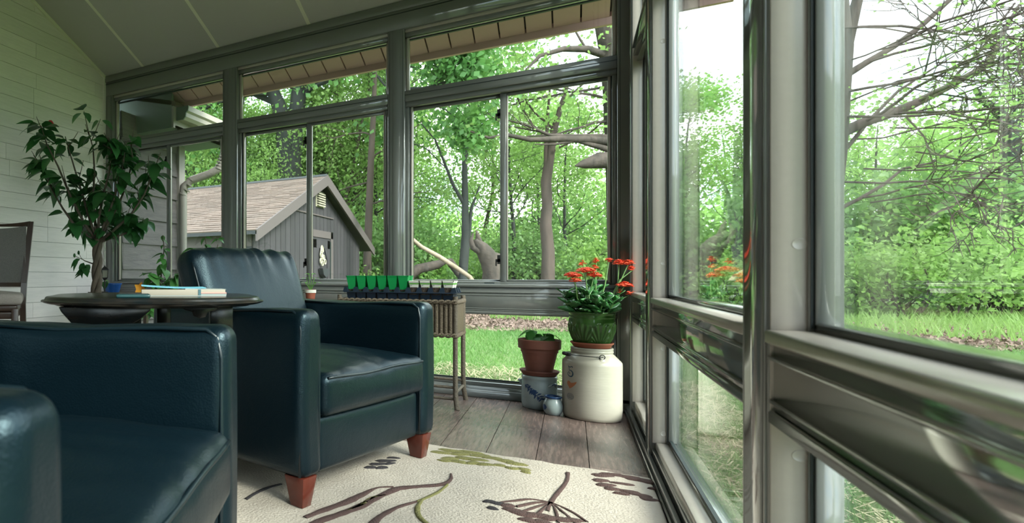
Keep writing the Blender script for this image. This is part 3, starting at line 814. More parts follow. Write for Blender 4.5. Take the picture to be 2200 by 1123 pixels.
# far thicket that closes the view
rg_ = np.random.default_rng(9); n = 60000
th = np.radians(-40+165*rg_.random(n)); rd = 42+16*rg_.random(n); hh = 7.0*rg_.random(n)**1.1*(1+.25*np.sin(th*9)+.15*np.sin(th*23))
cen = np.stack([np.sin(th)*rd, np.cos(th)*rd, GROUND+hh], 1)
me = leaf_cards('far_thicket', cen, .42, rg_)
tag(new_obj('far_thicket', me, 'spring_leaf'), 'hazy mass of far green leaves deep in the woods', 'foliage', kind='stuff')

def hero(name, label, base, segs, bark, cat='tree', leaves=None, twigs=None, seed=1, group=None):
    """segs: list of (points, radii); leaves=(n,size,mat,sd); twigs: recursive limbs from (point, dir, L, r, depth)"""
    R = random.Random(seed); mb = MB(); tips = []
    t = thing(name, label, cat, base, 0, group)
    for pts, rad in segs:
        mb.tube(pts, rad, 10)
    for q in (twigs or []):
        limb(mb, R, q[0], q[1], q[2], q[3], q[4], tips, .3, q[5] if len(q) > 5 else .06, (2, 4), 5, .6, .006)
    mb.build('trunk', bark, t, smooth=True)
    if leaves:
        rg2 = np.random.default_rng(seed); T = np.array([tuple(q) for q in tips]); idx = rg2.integers(0, len(T), leaves[0])
        cen = T[idx]+rg2.normal(size=(leaves[0], 3))*leaves[3]-np.array(base)
        me = leaf_cards('foliage', cen, leaves[1], rg2, aspect=.8)
        f = new_obj('foliage', me, leaves[2], t); f['kind'] = 'stuff'
    return t
def pz(px, py, d):
    p = W(px, d); p.z = EYE+(PCY-py)/FOC*d; return p
def line(d, *pp): return [pz(x, y, d) for x, y in pp]
# big twin-stemmed maple behind the shed
b = W(622, 22, GROUND)
hero('maple_tree', 'big twin-trunked dark maple rising behind the shed roof', b,
     [([b]+line(22, (618, 380), (612, 280), (598, 225), (575, 170), (560, 100), (540, 30)), [.42, .4, .33, .27, .2, .15, .1]),
      ([b]+line(22, (625, 380), (632, 280), (640, 220), (645, 150), (640, 60), (648, -60)), [.44, .4, .32, .3, .26, .22, .16])],
     'bark_grey', leaves=(17000, .19, 'maple_leaf', .55), seed=5,
     twigs=[(pz(640, 190, 22), (-.5, -.8, .1), 4.5, .1, 3, .0), (pz(645, 160, 22), (.5, -.8, .05), 5, .1, 3, .0), (pz(645, 200, 22), (1, .1, .1), 5.5, .1, 3, .0), (pz(600, 200, 22), (-1, .1, .1), 4.5, .1, 3, .0), (pz(642, 130, 22), (.9, .5, .1), 5, .09, 3, .0), (pz(598, 225, 22), (-.8, 0, .35), 4.2, .12, 3), (pz(645, 215, 22), (1, .2, .75), 6, .13, 3), (pz(575, 170, 22), (-.3, 0, .8), 3, .1, 3), (pz(645, 150, 22), (.7, -.5, .7), 4.5, .11, 3), (pz(640, 60, 22), (-.3, .3, .9), 4, .1, 3), (pz(640, 170, 22), (1, -.4, .35), 5.5, .1, 3), (pz(560, 100, 22), (-.9, -.3, .3), 4, .09, 3)])
# two leaning stems right of it, and the thin straight one
b = W(690, 24, GROUND)
hero('leaning_tree', 'dark forked stem just left of the shed peak', b, [([b]+line(24, (692, 380), (688, 300), (678, 255), (672, 190), (668, 120)), [.2, .19, .17, .15, .12, .08]), (line(24, (690, 310), (706, 260), (716, 220)), [.08, .06, .03])], 'bark_grey', leaves=(2200, .17, 'spring_leaf', .5), seed=6, twigs=[(pz(672, 190, 24), (.3, 0, .9), 3, .06, 2), (pz(668, 120, 24), (-.4, 0, .9), 3, .06, 2)])
b = W(706, 25, GROUND)
hero('leaning_tree', 'dark slanting trunk directly above the shed peak', b, [([b]+line(25, (706, 375), (712, 320), (722, 260), (728, 200), (730, 120), (738, 20)), [.26, .25, .23, .21, .18, .15, .1]), (line(25, (722, 330), (745, 333), (770, 348), (800, 385)), [.05, .04, .03, .02])], 'bark_grey', leaves=(2500, .18, 'maple_leaf', .6), seed=7, twigs=[(pz(730, 120, 25), (.6, 0, .6), 3.4, .07, 2), (pz(728, 200, 25), (.8, 0, .3), 3, .06, 2), (pz(735, 60, 25), (-.6, 0, .6), 3, .06, 2)])
b = W(788, 19, GROUND)
hero('thin_tree', 'thin straight trunk right of the shed', b, [([b]+line(19, (789, 560), (793, 450), (797, 340), (802, 250), (806, 150), (806, 40)), [.14, .13, .115, .1, .085, .06, .03])], 'bark_brown', leaves=(800, .13, 'spring_leaf', .4), seed=8, twigs=[(pz(797, 340, 19), (.8, 0, .5), 2, .03, 2), (pz(795, 390, 19), (-.9, 0, -.3), 2, .03, 2), (pz(800, 290, 19), (-.8, 0, .6), 2, .03, 2), (pz(803, 230, 19), (.7, .4, .5), 1.6, .03, 2), (pz(794, 440, 19), (.8, 0, .4), 1.8, .025, 2), (pz(805, 120, 19), (-.5, 0, .8), 1.8, .025, 2)])
# maple bough hanging over the right-hand back window
b = W(846, 15, GROUND)
hero('bough_tree', 'dark green maple with boughs hanging across the top of the right-hand back window', b,
     [([b]+line(15, (846, 400), (846, 200), (840, 60), (835, -80)), [.22, .2, .18, .15, .11])], 'bark_grey', leaves=(8500, .15, 'maple_leaf', .26), seed=14,
     twigs=[(pz(843, 190, 15), (.9, .35, .05), 1.5, .05, 3, .03), (pz(842, 130, 15), (.9, .3, .3), 1.9, .05, 3, .03), (pz(840, 80, 15), (1, .1, .2), 2.2, .05, 3, 0), (pz(846, 220, 15), (1, .5, -.02), 1.9, .04, 3, 0), (pz(838, 40, 15), (.9, .5, .2), 1.7, .05, 3, 0), (pz(838, 60, 15), (-.9, -.3, .2), 2.4, .05, 3, 0)])
# stems inside the right-hand back window
b = W(992, 17, GROUND)
hero('slim_tree', 'slim grey double stem left of the window mullion', b, [([b]+line(17, (994, 590), (1000, 500), (999, 420), (998, 340), (1003, 290), (1008, 225)), [.13, .12, .1, .085, .07, .06, .035]), ([b]+line(17, (1000, 560), (1008, 490), (1012, 450), (1030, 400)), [.09, .08, .06, .04, .02]), (line(17, (998, 440), (975, 400), (955, 350), (935, 300), (905, 265)), [.05, .045, .035, .025, .015]), (line(17, (998, 350), (1015, 290), (1040, 262)), [.035, .028, .015])], 'bark_grey', leaves=(900, .12, 'spring_leaf', .35), seed=9, twigs=[(pz(1000, 300, 17), (-.5, 0, .8), 1.5, .03, 2), (pz(1003, 260, 17), (.6, 0, .8), 1.6, .03, 2), (pz(960, 360, 17), (-.8, 0, .6), 1.4, .02, 2)])
b = W(1180, 16, GROUND)
hero('crooked_tree', 'crooked reddish trunk right of the window mullion', b, [([b]+line(16, (1177, 600), (1178, 540), (1172, 480), (1176, 440), (1173, 390), (1182, 330), (1190, 280), (1206, 225), (1222, 175)), [.18, .165, .15, .14, .125, .125, .11, .085, .06, .03]), (line(16, (1176, 395), (1172, 330), (1176, 260), (1183, 170)), [.05, .045, .04, .02])], 'bark_brown', leaves=(1300, .12, 'spring_leaf', .35), seed=10, twigs=[(pz(1182, 330, 16), (.8, 0, .5), 1.6, .03, 2), (pz(1190, 280, 16), (-.7, 0, .7), 1.6, .03, 2), (pz(1176, 300, 16), (-.7, 0, .8), 1.6, .03, 2), (pz(1206, 225, 16), (.6, 0, .7), 1.4, .03, 2)])
# storm-broken big tree right of the corner with dead limbs reaching left
b = W(1352, 15, GROUND)
hero('broken_tree', 'large rough tree by the corner with dead limbs reaching left', b,
     [([b]+line(15, (1345, 500), (1338, 350), (1330, 200), (1318, 110), (1300, 30), (1285, -60)), [.42, .4, .36, .34, .3, .26, .2]),
      (line(15, (1335, 345), (1290, 345), (1255, 352), (1236, 356)), [.22, .2, .12, .02]),
      (line(15, (1335, 338), (1285, 338), (1262, 345), (1248, 347)), [.16, .13, .07, .02]),
      (line(15, (1335, 305), (1270, 300), (1200, 298), (1140, 300), (1090, 290), (1050, 296), (1010, 282)), [.13, .1, .085, .06, .05, .035, .02]),
      (line(15, (1335, 330), (1290, 316), (1240, 302), (1190, 310), (1150, 310)), [.09, .07, .05, .03, .015]),
      (line(15, (1335, 300), (1290, 292), (1230, 292), (1180, 290), (1130, 268), (1090, 258)), [.07, .06, .05, .04, .03, .015]),
      (line(15, (1335, 130), (1260, 105), (1210, 105), (1160, 120), (1130, 150)), [.1, .09, .075, .05, .02])],
     'log_rot', leaves=(900, .12, 'spring_leaf', .4), seed=11, twigs=[(pz(1335, 220, 15), (-.9, -.3, .3), 2.2, .04, 3), (pz(1330, 180, 15), (-.9, -.3, -.05), 2.4, .04, 3), (pz(1260, 105, 15), (-.5, 0, .8), 1.6, .03, 3), (pz(1335, 260, 15), (-.8, -.4, .1), 2.2, .04, 3), (pz(1200, 298, 15), (-.7, 0, .4), 1.4, .03, 2), (pz(1310, 60, 15), (-.8, -.4, .5), 2, .04, 3)])
# dead wood on the ground
lb = pz(1040, 604, 15)
def log(name, label, pts, rad, m):
    t = MB(); t.tube(pts, rad, 10); o = t.build(name, m, smooth=True); return tag(o, label, 'log')
log('fallen_log', 'pale fallen branch slanting across the woods behind the right-hand back window', [pz(870, 500, 15.5), pz(905, 530, 15.5), pz(945, 552, 15.4), pz(985, 578, 15.3), pz(1010, 595, 15.2), W(1060, 14.9, GROUND+.03)], [.045, .055, .06, .06, .055, .05], 'log_pale')
log('fallen_log', 'dark fallen trunk lying low behind the pale branch', [W(840, 17.5, .35), pz(900, 577, 17.3), pz(940, 568, 17.2), pz(965, 560, 17.1), W(1040, 17, GROUND+.1)], [.16, .15, .13, .11, .1], 'log_rot')
sb = W(1052, 15, GROUND)
hero('broken_stump', 'twisted broken stump with torn top beside the window latch', sb,
     [([sb]+line(15, (1060, 585), (1052, 560), (1044, 545), (1034, 530), (1020, 515)), [.3, .24, .22, .2, .15, .06]),
      (line(15, (1050, 552), (1072, 556), (1080, 575)), [.17, .15, .1]),
      (line(15, (1040, 540), (1030, 520), (1026, 505), (1023, 494)), [.1, .07, .05, .015]),
      (line(15, (1030, 540), (1016, 532), (1012, 515), (1017, 500)), [.09, .07, .05, .015]),
      (line(15, (1066, 560), (1076, 590), (1084, 600)), [.1, .09, .08])], 'log_rot', 'stump')
# spreading tree just outside the right wall, bare branches crossing the big window
b = W(1770, 8, GROUND)
hero('spreading_tree', 'bare-branched spreading tree outside the large right-wall window', b,
     [([b]+line(8, (1775, 480), (1795, 330), (1805, 200), (1815, 100), (1812, 20), (1800, -120)), [.13, .12, .11, .10, .085, .06, .05]),
      (line(8, (1815, 100), (1828, 50), (1842, 0), (1850, -80)), [.08, .07, .055, .03]),
      (line(8, (1790, 295), (1850, 265), (1910, 245), (1960, 225), (2040, 185), (2120, 140), (2160, 60), (2190, 10)), [.07, .065, .06, .055, .045, .035, .025, .012]),
      (line(8, (1797, 175), (1860, 135), (1920, 100), (1980, 55), (2040, 0), (2090, -50)), [.045, .04, .036, .032, .028, .02]),
      (line(8, (1800, 450), (1850, 425), (1900, 395), (1940, 362), (2000, 350), (2060, 315), (2090, 295)), [.026, .022, .019, .016, .014, .01, .006]),
      (line(8, (1790, 350), (1830, 305), (1870, 255), (1930, 195), (2000, 150), (2050, 120)), [.028, .024, .02, .017, .013, .008])],
     'bark_brown', leaves=(1500, .05, 'spring_leaf', .2), seed=12,
     twigs=[(pz(1800+14*k, [60, 130, 210, 290, 350, 420, 90, 170, 250][k % 9]+k*3, 8), (.8, -.55, (-.25, .1, .35, .0)[k % 4]), 1.35, .012, 3, 0) for k in range(20)]+[(pz(1850, 265, 8), (.8, -.5, .35), 1.3, .022, 3, .02), (pz(1910, 245, 8), (.8, -.6, -.05), 1.4, .022, 3, .0), (pz(1960, 225, 8), (.8, -.4, .5), 1.2, .02, 3, .02), (pz(1860, 135, 8), (.8, -.5, .1), 1.5, .02, 3, 0), (pz(1920, 100, 8), (.8, -.6, .5), 1.3, .02, 3, 0), (pz(1810, 60, 8), (.8, -.6, .15), 1.6, .02, 3, 0), (pz(1805, 200, 8), (.9, -.5, .2), 1.6, .02, 3, 0), (pz(1800, 250, 8), (.9, -.5, -.1), 1.5, .02, 3, 0), (pz(1850, 425, 8), (.8, -.6, -.1), 1.2, .014, 3, 0), (pz(1940, 362, 8), (.8, -.6, .0), 1.1, .012, 3, 0), (pz(1798, 390, 8), (.8, -.6, .0), 1.4, .016, 3, 0), (pz(2040, 185, 8), (.8, -.6, .2), 1.2, .018, 3, 0), (pz(2040, 185, 8), (.2, -.2, .9), 1.1, .018, 3, 0)])
b = W(2175, 16, GROUND)
hero('mossy_tree', 'crooked mossy tree at the far right of the large window', b,
     [([b]+line(16, (2165, 560), (2160, 400), (2175, 310), (2165, 265), (2140, 235), (2110, 215), (2095, 190)), [.2, .19, .17, .16, .13, .1, .08, .05]), (line(16, (2172, 290), (2195, 250), (2230, 210)), [.07, .06, .04])],
     'bark_grey', leaves=(1600, .13, 'spring_leaf', .5), seed=13, twigs=[(pz(2110, 215, 16), (-.7, .2, .5), 1.8, .03, 2), (pz(2165, 265, 16), (.6, -.3, .8), 2, .04, 2), (pz(2175, 330, 16), (.8, -.4, .3), 2, .04, 2)])

# ================================================================== FURNITURE
# ---- rug with tufted motifs
RZ = .014
rug = thing('area_rug', 'cream shag rug with brown and olive flower motifs under the armchairs', 'rug', (-1.0, 1.3, 0))
def rugfn(p): return Vector((p.x, p.y, p.z+.0015*math.sin(p.x*31+p.y*17)+.001*math.sin(p.x*67-p.y*53) if p.z > 0 else p.z))
o = rbox(1.237, 1.47, RZ/2, RZ/2-.0005, 60, 3, rugfn, (-1.0, 1.3, RZ/2)).build('pile', 'rug_pile', rug, smooth=2)
def fz(px, py, z=RZ):
    u = (px-PCX)/FOC; v = (PCY-py)/FOC
    k = (z-EYE)/v; return Vector((k*(-math.sin(ANG)+u*math.cos(ANG)), k*(math.cos(ANG)+u*math.sin(ANG)), z))
def ribbon(pp, wd, m):
    P = [fz(*q) for q in pp]
    # resample with Catmull-Rom
    Q = []
    for i in range(len(P)-1):
        a, b, c, d = P[max(i-1, 0)], P[i], P[i+1], P[min(i+2, len(P)-1)]
        for t in np.linspace(0, 1, 5)[:-1]:
            Q.append(.5*((2*b)+(c-a)*t+(2*a-5*b+4*c-d)*t*t+(-a+3*b-3*c+d)*t**3))
    Q.append(P[-1]); n = len(Q); R_ = random.Random(int(pp[0][0]))
    vs = []; fs = []
    for i, q in enumerate(Q):
        d = (Q[min(i+1, n-1)]-Q[max(i-1, 0)]).normalized(); s = Vector((-d.y, d.x, 0))
        t = i/(n-1); h = np.interp(t, np.linspace(0, 1, len(wd)), wd)*1.45*(1+R_.uniform(-.12, .12))/2
        vs += [q-s*h+Vector((0, 0, -.002)), q-s*h*.7+Vector((0, 0, .0035)), q+s*h*.7+Vector((0, 0, .0035)), q+s*h+Vector((0, 0, -.002))]
    for i in range(n-1):
        for k in range(3): fs.append((i*4+k, i*4+k+1, i*4+k+5, i*4+k+4))
    MB().add(vs, fs).build('motif_stem', m, rug, smooth=2)
def blob(px, py, rx, ry, rot, m, seed=0):
    R_ = random.Random(seed+int(px*7+py)); c = fz(px, py); n = 14; vs = [c+Vector((0, 0, .0045))]; fs = []
    for ring, (f, h) in enumerate(((.72, .004), (1, -.002))):
        for k in range(n):
            a = 2*PI*k/n; j = 1.6+.2*math.sin(3*a+px)+R_.uniform(-.1, .1)
            x_, y_ = rx*f*math.cos(a)*j, ry*f*math.sin(a)*j
            vs.append(c+Vector((x_*math.cos(rot)-y_*math.sin(rot), x_*math.sin(rot)+y_*math.cos(rot), h)))
    for k in range(n):
        fs.append((0, 1+k, 1+(k+1) % n)); fs.append((1+k, 1+n+k, 1+n+(k+1) % n, 1+(k+1) % n))
    MB().add(vs, fs).build('motif_petal', m, rug, smooth=2)
ribbon([(969, 1018), (968, 1030), (950, 1040), (905, 1045), (855, 1049), (825, 1062), (785, 1082), (735, 1103), (685, 1120), (640, 1140)], [.006, .012, .016, .02, .022, .022, .018], 'rug_brown')
ribbon([(845, 1046), (810, 1049), (775, 1064), (735, 1082), (690, 1098), (655, 1112)], [.005, .009, .02, .022, .018, .012], 'rug_brown')
ribbon([(830, 1064), (800, 1070), (775, 1086), (745, 1098)], [.004, .012, .012, .004], 'rug_green')
ribbon([(962, 1040), (945, 1055), (920, 1068), (895, 1078)], [.004, .008, .01, .006], 'rug_green')
ribbon([(897, 1077), (860, 1088), (830, 1102), (805, 1120), (780, 1150)], [.005, .01, .016, .02, .02], 'rug_brown')
ribbon([(906, 1075), (897, 1090), (900, 1108), (918, 1126), (940, 1150)], [.006, .012, .014, .012, .008], 'rug_green')
ribbon([(1220, 1015), (1217, 1035), (1197, 1060), (1184, 1078), (1176, 1098)], [.011, .01, .01, .012, .008], 'rug_brown')
for q in [(1140, 1073), (1105, 1076), (1075, 1080)], [(1150, 1080), (1110, 1088)], [(1150, 1090), (1120, 1100)], [(1165, 1095), (1150, 1110)], [(1195, 1100), (1200, 1123)], [(1215, 1105), (1240, 1128)], [(1225, 1098), (1262, 1122)]:
    ribbon([(1184, 1080)]+list(q), [.005, .008, .006], 'rug_brown')
for px, py, rx, ry, ro in ((1052, 1078, .016, .010, .4), (1068, 1082, .02, .011, .2), (1088, 1086, .018, .012, .6), (1058, 1092, .012, .009, 0), (1100, 1096, .02, .012, .3), (1118, 1103, .024, .014, .2), (1140, 1106, .022, .014, .5), (1162, 1108, .024, .014, .1), (1182, 1113, .022, .013, .4), (1206, 1116, .024, .014, .2), (1232, 1118, .02, .013, .3), (1135, 1118, .02, .014, .1), (1165, 1122, .022, .014, .1)):
    blob(px, py, rx, ry, ro, 'rug_brown' if px > 1080 else 'rug_dark')
for px, py, rx, ry, ro in ((945, 972, .03, .014, .3), (968, 968, .035, .013, .2), (990, 975, .03, .015, .5), (1012, 972, .034, .014, .1), (1035, 980, .032, .016, .3), (1060, 985, .03, .015, .2), (1085, 990, .03, .014, .1), (1108, 996, .026, .013, .2), (965, 985, .026, .013, .6), (985, 992, .024, .013, .3), (1016, 994, .022, .012, .8), (1045, 998, .026, .012, .2), (1072, 1000, .022, .012, .3), (1100, 1006, .018, .01, .2), (1125, 1008, .016, .009, .1), (1130, 1014, .012, .008, .1), (1028, 988, .03, .012, .3), (1000, 984, .028, .012, .2), (955, 990, .02, .01, .3)):
    blob(px, py, rx, ry, ro, 'rug_green', 3)
for px, py, rx, ry, ro in ((1295, 1022, .026, .013, .2), (1318, 1020, .03, .013, .2), (1345, 1024, .032, .012, .1), (1372, 1030, .03, .012, .1), (1395, 1036, .024, .011, .1), (1290, 1032, .02, .011, .5), (1302, 1042, .022, .012, .4), (1315, 1050, .018, .011, .2), (1338, 1040, .026, .01, .1), (1355, 1057, .024, .01, -.1), (1375, 1064, .026, .012, -.1), (1395, 1073, .02, .012, -.2), (1335, 1060, .016, .009, 0), (1405, 1050, .012, .008, .1)):
    blob(px, py, rx, ry, ro, 'rug_brown', 5)
for px, py, rx, ry, ro in ((795, 1004, .02, .008, .8), (812, 997, .028, .009, .7), (830, 990, .03, .009, .6), (845, 984, .02, .008, .5), (820, 1004, .018, .007, .9), (838, 996, .018, .007, .9)):
    blob(px, py, rx, ry, ro, 'rug_dark', 6)
ribbon([(528, 1072), (545, 1062), (570, 1050), (605, 1040)], [.006, .01, .01, .008], 'rug_dark')

# ---- leather armchairs (local: x across, -y front)
def make_armchair(label, loc, rz, back=0.):
    t = thing('leather_armchair', label, 'armchair', loc, rz, 'navy leather armchairs')
    Wd, AW, AH, D = .885, .105, .634, .75+back
    lh = .095
    # legs
    for sx_ in (-1, 1):
        for yy in (.012, D-.085):
            a = sx_*(Wd/2-.012); b = sx_*(Wd/2-.085); x0, x1 = min(a, b), max(a, b); y0, y1 = yy, yy+.075
            i = .014
            part_local(MB().hexa([(x0+i, y0+i, 0), (x1-i, y0+i, 0), (x1-i, y1-i, 0), (x0+i, y1-i, 0), (x0, y0, lh+.004), (x1, y0, lh+.004), (x1, y1, lh+.004), (x0, y1, lh+.004)]), 'leg', 'cherry_wood', t, bevel=.002)
    # arms: slab with rounded top, piping seams round the front face
    for sx_ in (-1, 1):
        def afn(p):
            f = (p.z+(AH-lh)/2)/(AH-lh)
            out = .012*math.sin(PI*min(1, max(0, f)))*sx_ if p.x*sx_ > 0 else .004*math.sin(f*9+p.y*14)*(-sx_)
            sag = -.012*math.sin(PI*(p.y+D/2)/D)*max(0, f-.8)*5
            return Vector((p.x+out, p.y, p.z+sag+.002*math.sin(p.y*23+p.x*30)*(f > .9)))
        arm = part_local(rbox(AW/2, D/2, (AH-lh)/2, .036, 12, 5, afn, (sx_*(Wd/2-AW/2), D/2, lh+(AH-lh)/2)), 'arm', 'navy_leather', t, smooth=2)
        for e in (-1, 1):   # piping at both vertical edges of the front band and back along the top
            xx = sx_*(Wd/2-AW/2)+e*(AW/2-.012)
            pts = [(xx+e*.008, .02, lh+.01), (xx+e*.009, .017, .3), (xx+e*.008, .017, AH-.07), (xx+e*.0045, .026, AH-.028), (xx+e*.002, .05, AH-.0115), (xx+e*.002, .15, AH-.011), (xx+e*.002, D*.5, AH-.0225), (xx+e*.002, D-.05, AH-.011)]
            part_local(MB().tube(pts, .005, 6), 'piping', 'navy_piping', arm, smooth=2)
    # base rail / front panel
    iw = Wd-2*AW
    def ffn(p): return Vector((p.x, p.y-.010*math.cos(PI*p.x/iw)*math.cos(PI*p.z/.24) if p.y < 0 else p.y, p.z))
    part_local(rbox(iw/2-.002, .03, .092, .02, 10, 4, ffn, (0, .052, lh+.092)), 'front_panel', 'navy_leather', t, smooth=2)
    part_local(MB().box(-iw/2+.002, iw/2-.002, .08, D-.03, lh+.01, .26), 'seat_base', 'navy_leather', t)
    # seat cushion
    cz0, cz1 = .278, .415; hy = .31
    def sfn(p):
        u, v = p.x/(iw/2), (p.y)/hy
        q = max(0, (1-u*u))*max(0, (1-v*v))
        z = p.z
        if z > 0: z += .045*q**.7-.006*math.exp(-((u-.25-.2*v)/.06)**2)*(v < .2)+.002*math.sin(u*17+v*9)
        y = p.y-(.014*(1-u*u)*math.cos(PI*p.z/.16) if p.y < 0 else 0)
        return Vector((p.x, y, z))
    cu = part_local(rbox(iw/2-.001, hy, (cz1-cz0)/2, .03, 22, 5, sfn, (0, hy-.008, (cz0+cz1)/2)), 'seat_cushion', 'navy_leather', t, smooth=2)
    pts = [(x_, -.008-.014*(1-(x_/(iw/2))**2)*.6+.005, cz1-.012+.003*math.sin(x_*16)) for x_ in np.linspace(-iw/2+.018, iw/2-.018, 15)]
    part_local(MB().tube(pts, .005, 6), 'piping', 'navy_piping', cu, smooth=2)
    # back frame and back cushion (leaning)
    part_local(rbox(iw/2-.02, .035, .265, .03, 6, 4, None, (0, D-.045, .26+.265)), 'back_frame', 'navy_leather', t, smooth=2)
    bh = .225; lean = math.radians(17)
    def bfn(p):
        u, v = p.x/(iw/2), p.z/bh
        q = max(0, 1-u*u)**.6*max(0, 1-v*v)**.6
        y = p.y
        if y < 0: y -= .03*q+.007*math.sin(u*24+2*v+1.5*math.sin(u*7))*max(0, v)**2
        else: y += .01*q
        z = p.z+(.022*math.sqrt(max(0, 1-u*u))*(v > 0)*v)+(.005*math.sin(u*31+1.7*math.sin(u*9))*max(0, v-.6)*2.5)
        y, z = y*math.cos(lean)+z*math.sin(lean), -y*math.sin(lean)+z*math.cos(lean)
        return Vector((p.x*(1+.04*max(0, v)), y, z))
    bc = part_local(rbox(iw/2-.006, .07, bh, .055, 26, 5, bfn, (0, .615+back, .612)), 'back_cushion', 'navy_leather', t, smooth=2)
    for e in (-1, 1):
        pts = []
        for v in np.linspace(-.7, .74, 12):
            p = bfn(Vector((e*(iw/2-.014), -.043, v*bh))); pts.append((p.x+e*.001, p.y+.615+back, p.z+.612))
        part_local(MB().tube(pts, .004, 6), 'piping', 'navy_piping', bc, smooth=2)
    return t
ra = math.radians(75.3)
make_armchair('navy leather armchair in the middle of the room, seen whole', (-.565, 2.163, RZ), ra)
rb_ = math.radians(105.6)
make_armchair('navy leather armchair nearest the viewer, cut by the left edge', (-.488, .742, RZ), rb_, .06)

# ---- side table between the chairs
tcx, tcy, tz = -1.075, 1.485, .690
tb = thing('side_table', 'black antique side table with moulded oval top between the armchairs', 'table', (tcx, tcy, RZ), ANG)
def oval(a):
    c, s = math.cos(a), math.sin(a)
    r = 1/((abs(c)**2.6+abs(s)**2.6)**(1/2.6))
    r *= 1-.035*math.cos(8*a)*.5
    return Vector((r*c, r*s, 0))
prof = [(.86, -.052), (.88, -.046), (.93, -.042), (.965, -.036), (.99, -.029), (.993, -.025), (.985, -.020), (.965, -.018), (.958, -.013), (.955, -.007), (.945, -.002), (.92, 0)]
vs = []; fs = []; n = 64
RX, RY = .335, .30
for f, h in prof:
    for k in range(n):
        q = oval(2*PI*k/n); vs.append((q.x*RX*f, q.y*RY*f, tz-RZ+h*.55))
for i in range(len(prof)-1):
    for k in range(n): fs.append((i*n+k, i*n+(k+1) % n, (i+1)*n+(k+1) % n, (i+1)*n+k))
fs.append(tuple(range(n))[::-1]); fs.append(tuple(range((len(prof)-1)*n, len(prof)*n)))
part_local(MB().add(vs, fs), 'table_top', 'black_table', tb, smooth=True)
TZ = tz-RZ
# legs: square blocks with turned lower parts
for lx, ly, w_ in ((-.07, .09, .03), (.205, -.07, .034), (.035, .17, .024), (-.22, -.02, .026)):
    leg = part_local(MB().box(lx-w_, lx+w_, ly-w_, ly+w_, TZ-.10, TZ-.028), 'leg', 'black_table', tb, bevel=.003)
    pr_ = [(.012, 0), (.02, .004), (.026, .02), (.018, .05), (.015, .08), (.022, .14), (.027, .2), (.022, .27), (.016, .31)]
    zz_ = .31
    while zz_ < TZ-.13: pr_ += [(.021, zz_+.008), (.021, zz_+.016), (.014, zz_+.024)]; zz_ += .026
    pr_ += [(.022, TZ-.115), (.024, TZ-.10)]
    part_local(MB().lathe(pr_, 14, lx, ly), 'leg_turning', 'black_table', leg, smooth=True)
part_local(MB().prism([(-.262, TZ-.028), (.0, TZ-.028), (-.005, TZ-.04), (-.03, TZ-.062), (-.07, TZ-.085), (-.10, TZ-.10), (-.205, TZ-.10), (-.225, TZ-.075), (-.255, TZ-.042)], 'y', -.185, -.16), 'apron_bracket', 'black_table', tb, bevel=.002)
part_local(MB().prism([(.08, TZ-.028), (.19, TZ-.028), (.178, TZ-.038), (.158, TZ-.042), (.152, TZ-.056), (.134, TZ-.060), (.118, TZ-.054), (.114, TZ-.042), (.094, TZ-.036)], 'y', -.19, -.17), 'carved_drop', 'black_table', tb, bevel=.002)
part_local(MB().box(-.19, .19, -.15, .12, TZ-.034, TZ-.026), 'under_rail', 'black_table', tb)
part_local(MB().box(-.2, .2, -.18, .15, .12, .14), 'lower_shelf', 'black_table', tb, bevel=.003)

# book with marker, phone on the table
def onT(px, py, z=tz): return fz(px, py, z)
c0 = onT(398, 636); bkz = ANG+math.radians(3)
bk = thing('paperback_book', 'thick paperback book lying on the side table', 'book', (c0.x, c0.y, tz), bkz)
# width along the view so that it reads 310..480 px
part_local(MB().box(-.128, .118, -.002, .085, .002, .0195), 'page_block', 'book_page', bk, bevel=.001)
part_local(MB().box(-.13, .12, -.004, .088, 0, .0022), 'cover', 'book_cover', bk)
part_local(MB().box(.045, .121, -.0035, .088, .0022, .007), 'fore_edge', 'book_cover', bk)
part_local(MB().box(.045, .121, -.0036, .088, .008, .011), 'fore_edge_band', 'book_pink', bk)
part_local(MB().box(.038, .046, -.0038, .088, .002, .0196), 'spine_band', 'book_dark', bk)
mb = MB(); m_ = 10
vs = []; fs = []
for i in range(m_+1):
    t_ = i/m_; x_ = -.128+.19*t_; z_ = .0215+.008*(1-t_)**2+.004*max(0, t_-.6)
    vs += [(x_, .0, z_), (x_, .085, z_+.002), (x_, .085, z_+.0035), (x_, 0, z_+.0015)]
for i in range(m_):
    for k in range(4): fs.append((i*4+k, i*4+(k+1) % 4, i*4+4+(k+1) % 4, i*4+4+k))
fs += [(0, 1, 2, 3), (m_*4+3, m_*4+2, m_*4+1, m_*4)]
part_local(mb.add(vs, fs), 'blue_cover_flap', 'book_blue', bk, smooth=True)
part_local(MB().hexa([(.0, 0, .0196), (.121, 0, .0196), (.121, .086, .0196), (.0, .086, .0196), (.0, 0, .0225), (.121, 0, .0205), (.121, .086, .0205), (.0, .086, .0225)]), 'top_cover', 'book_cover', bk)
c1 = onT(286, 640)
ph_ = thing('phone', 'dark teal phone lying flat at the front edge of the side table', 'phone', (c1.x, c1.y, tz), ANG)
part_local(rbox(.046, .026, .005, .0045, 6, 3, None, (0, .02, .005)), 'body', 'phone_case', ph_, smooth=2)
part_local(rbox(.040, .021, .0008, .0006, 2, 2, None, (0, .02, .0103)), 'screen', 'gasket', ph_, smooth=2)

# ---- upholstered counter chair by the left wall
ccx, ccy = -3.035, 2.388
cc = thing('counter_chair', 'dark wood counter chair with grey tweed back and seat at the left edge', 'chair', (ccx, ccy, 0), math.radians(44))
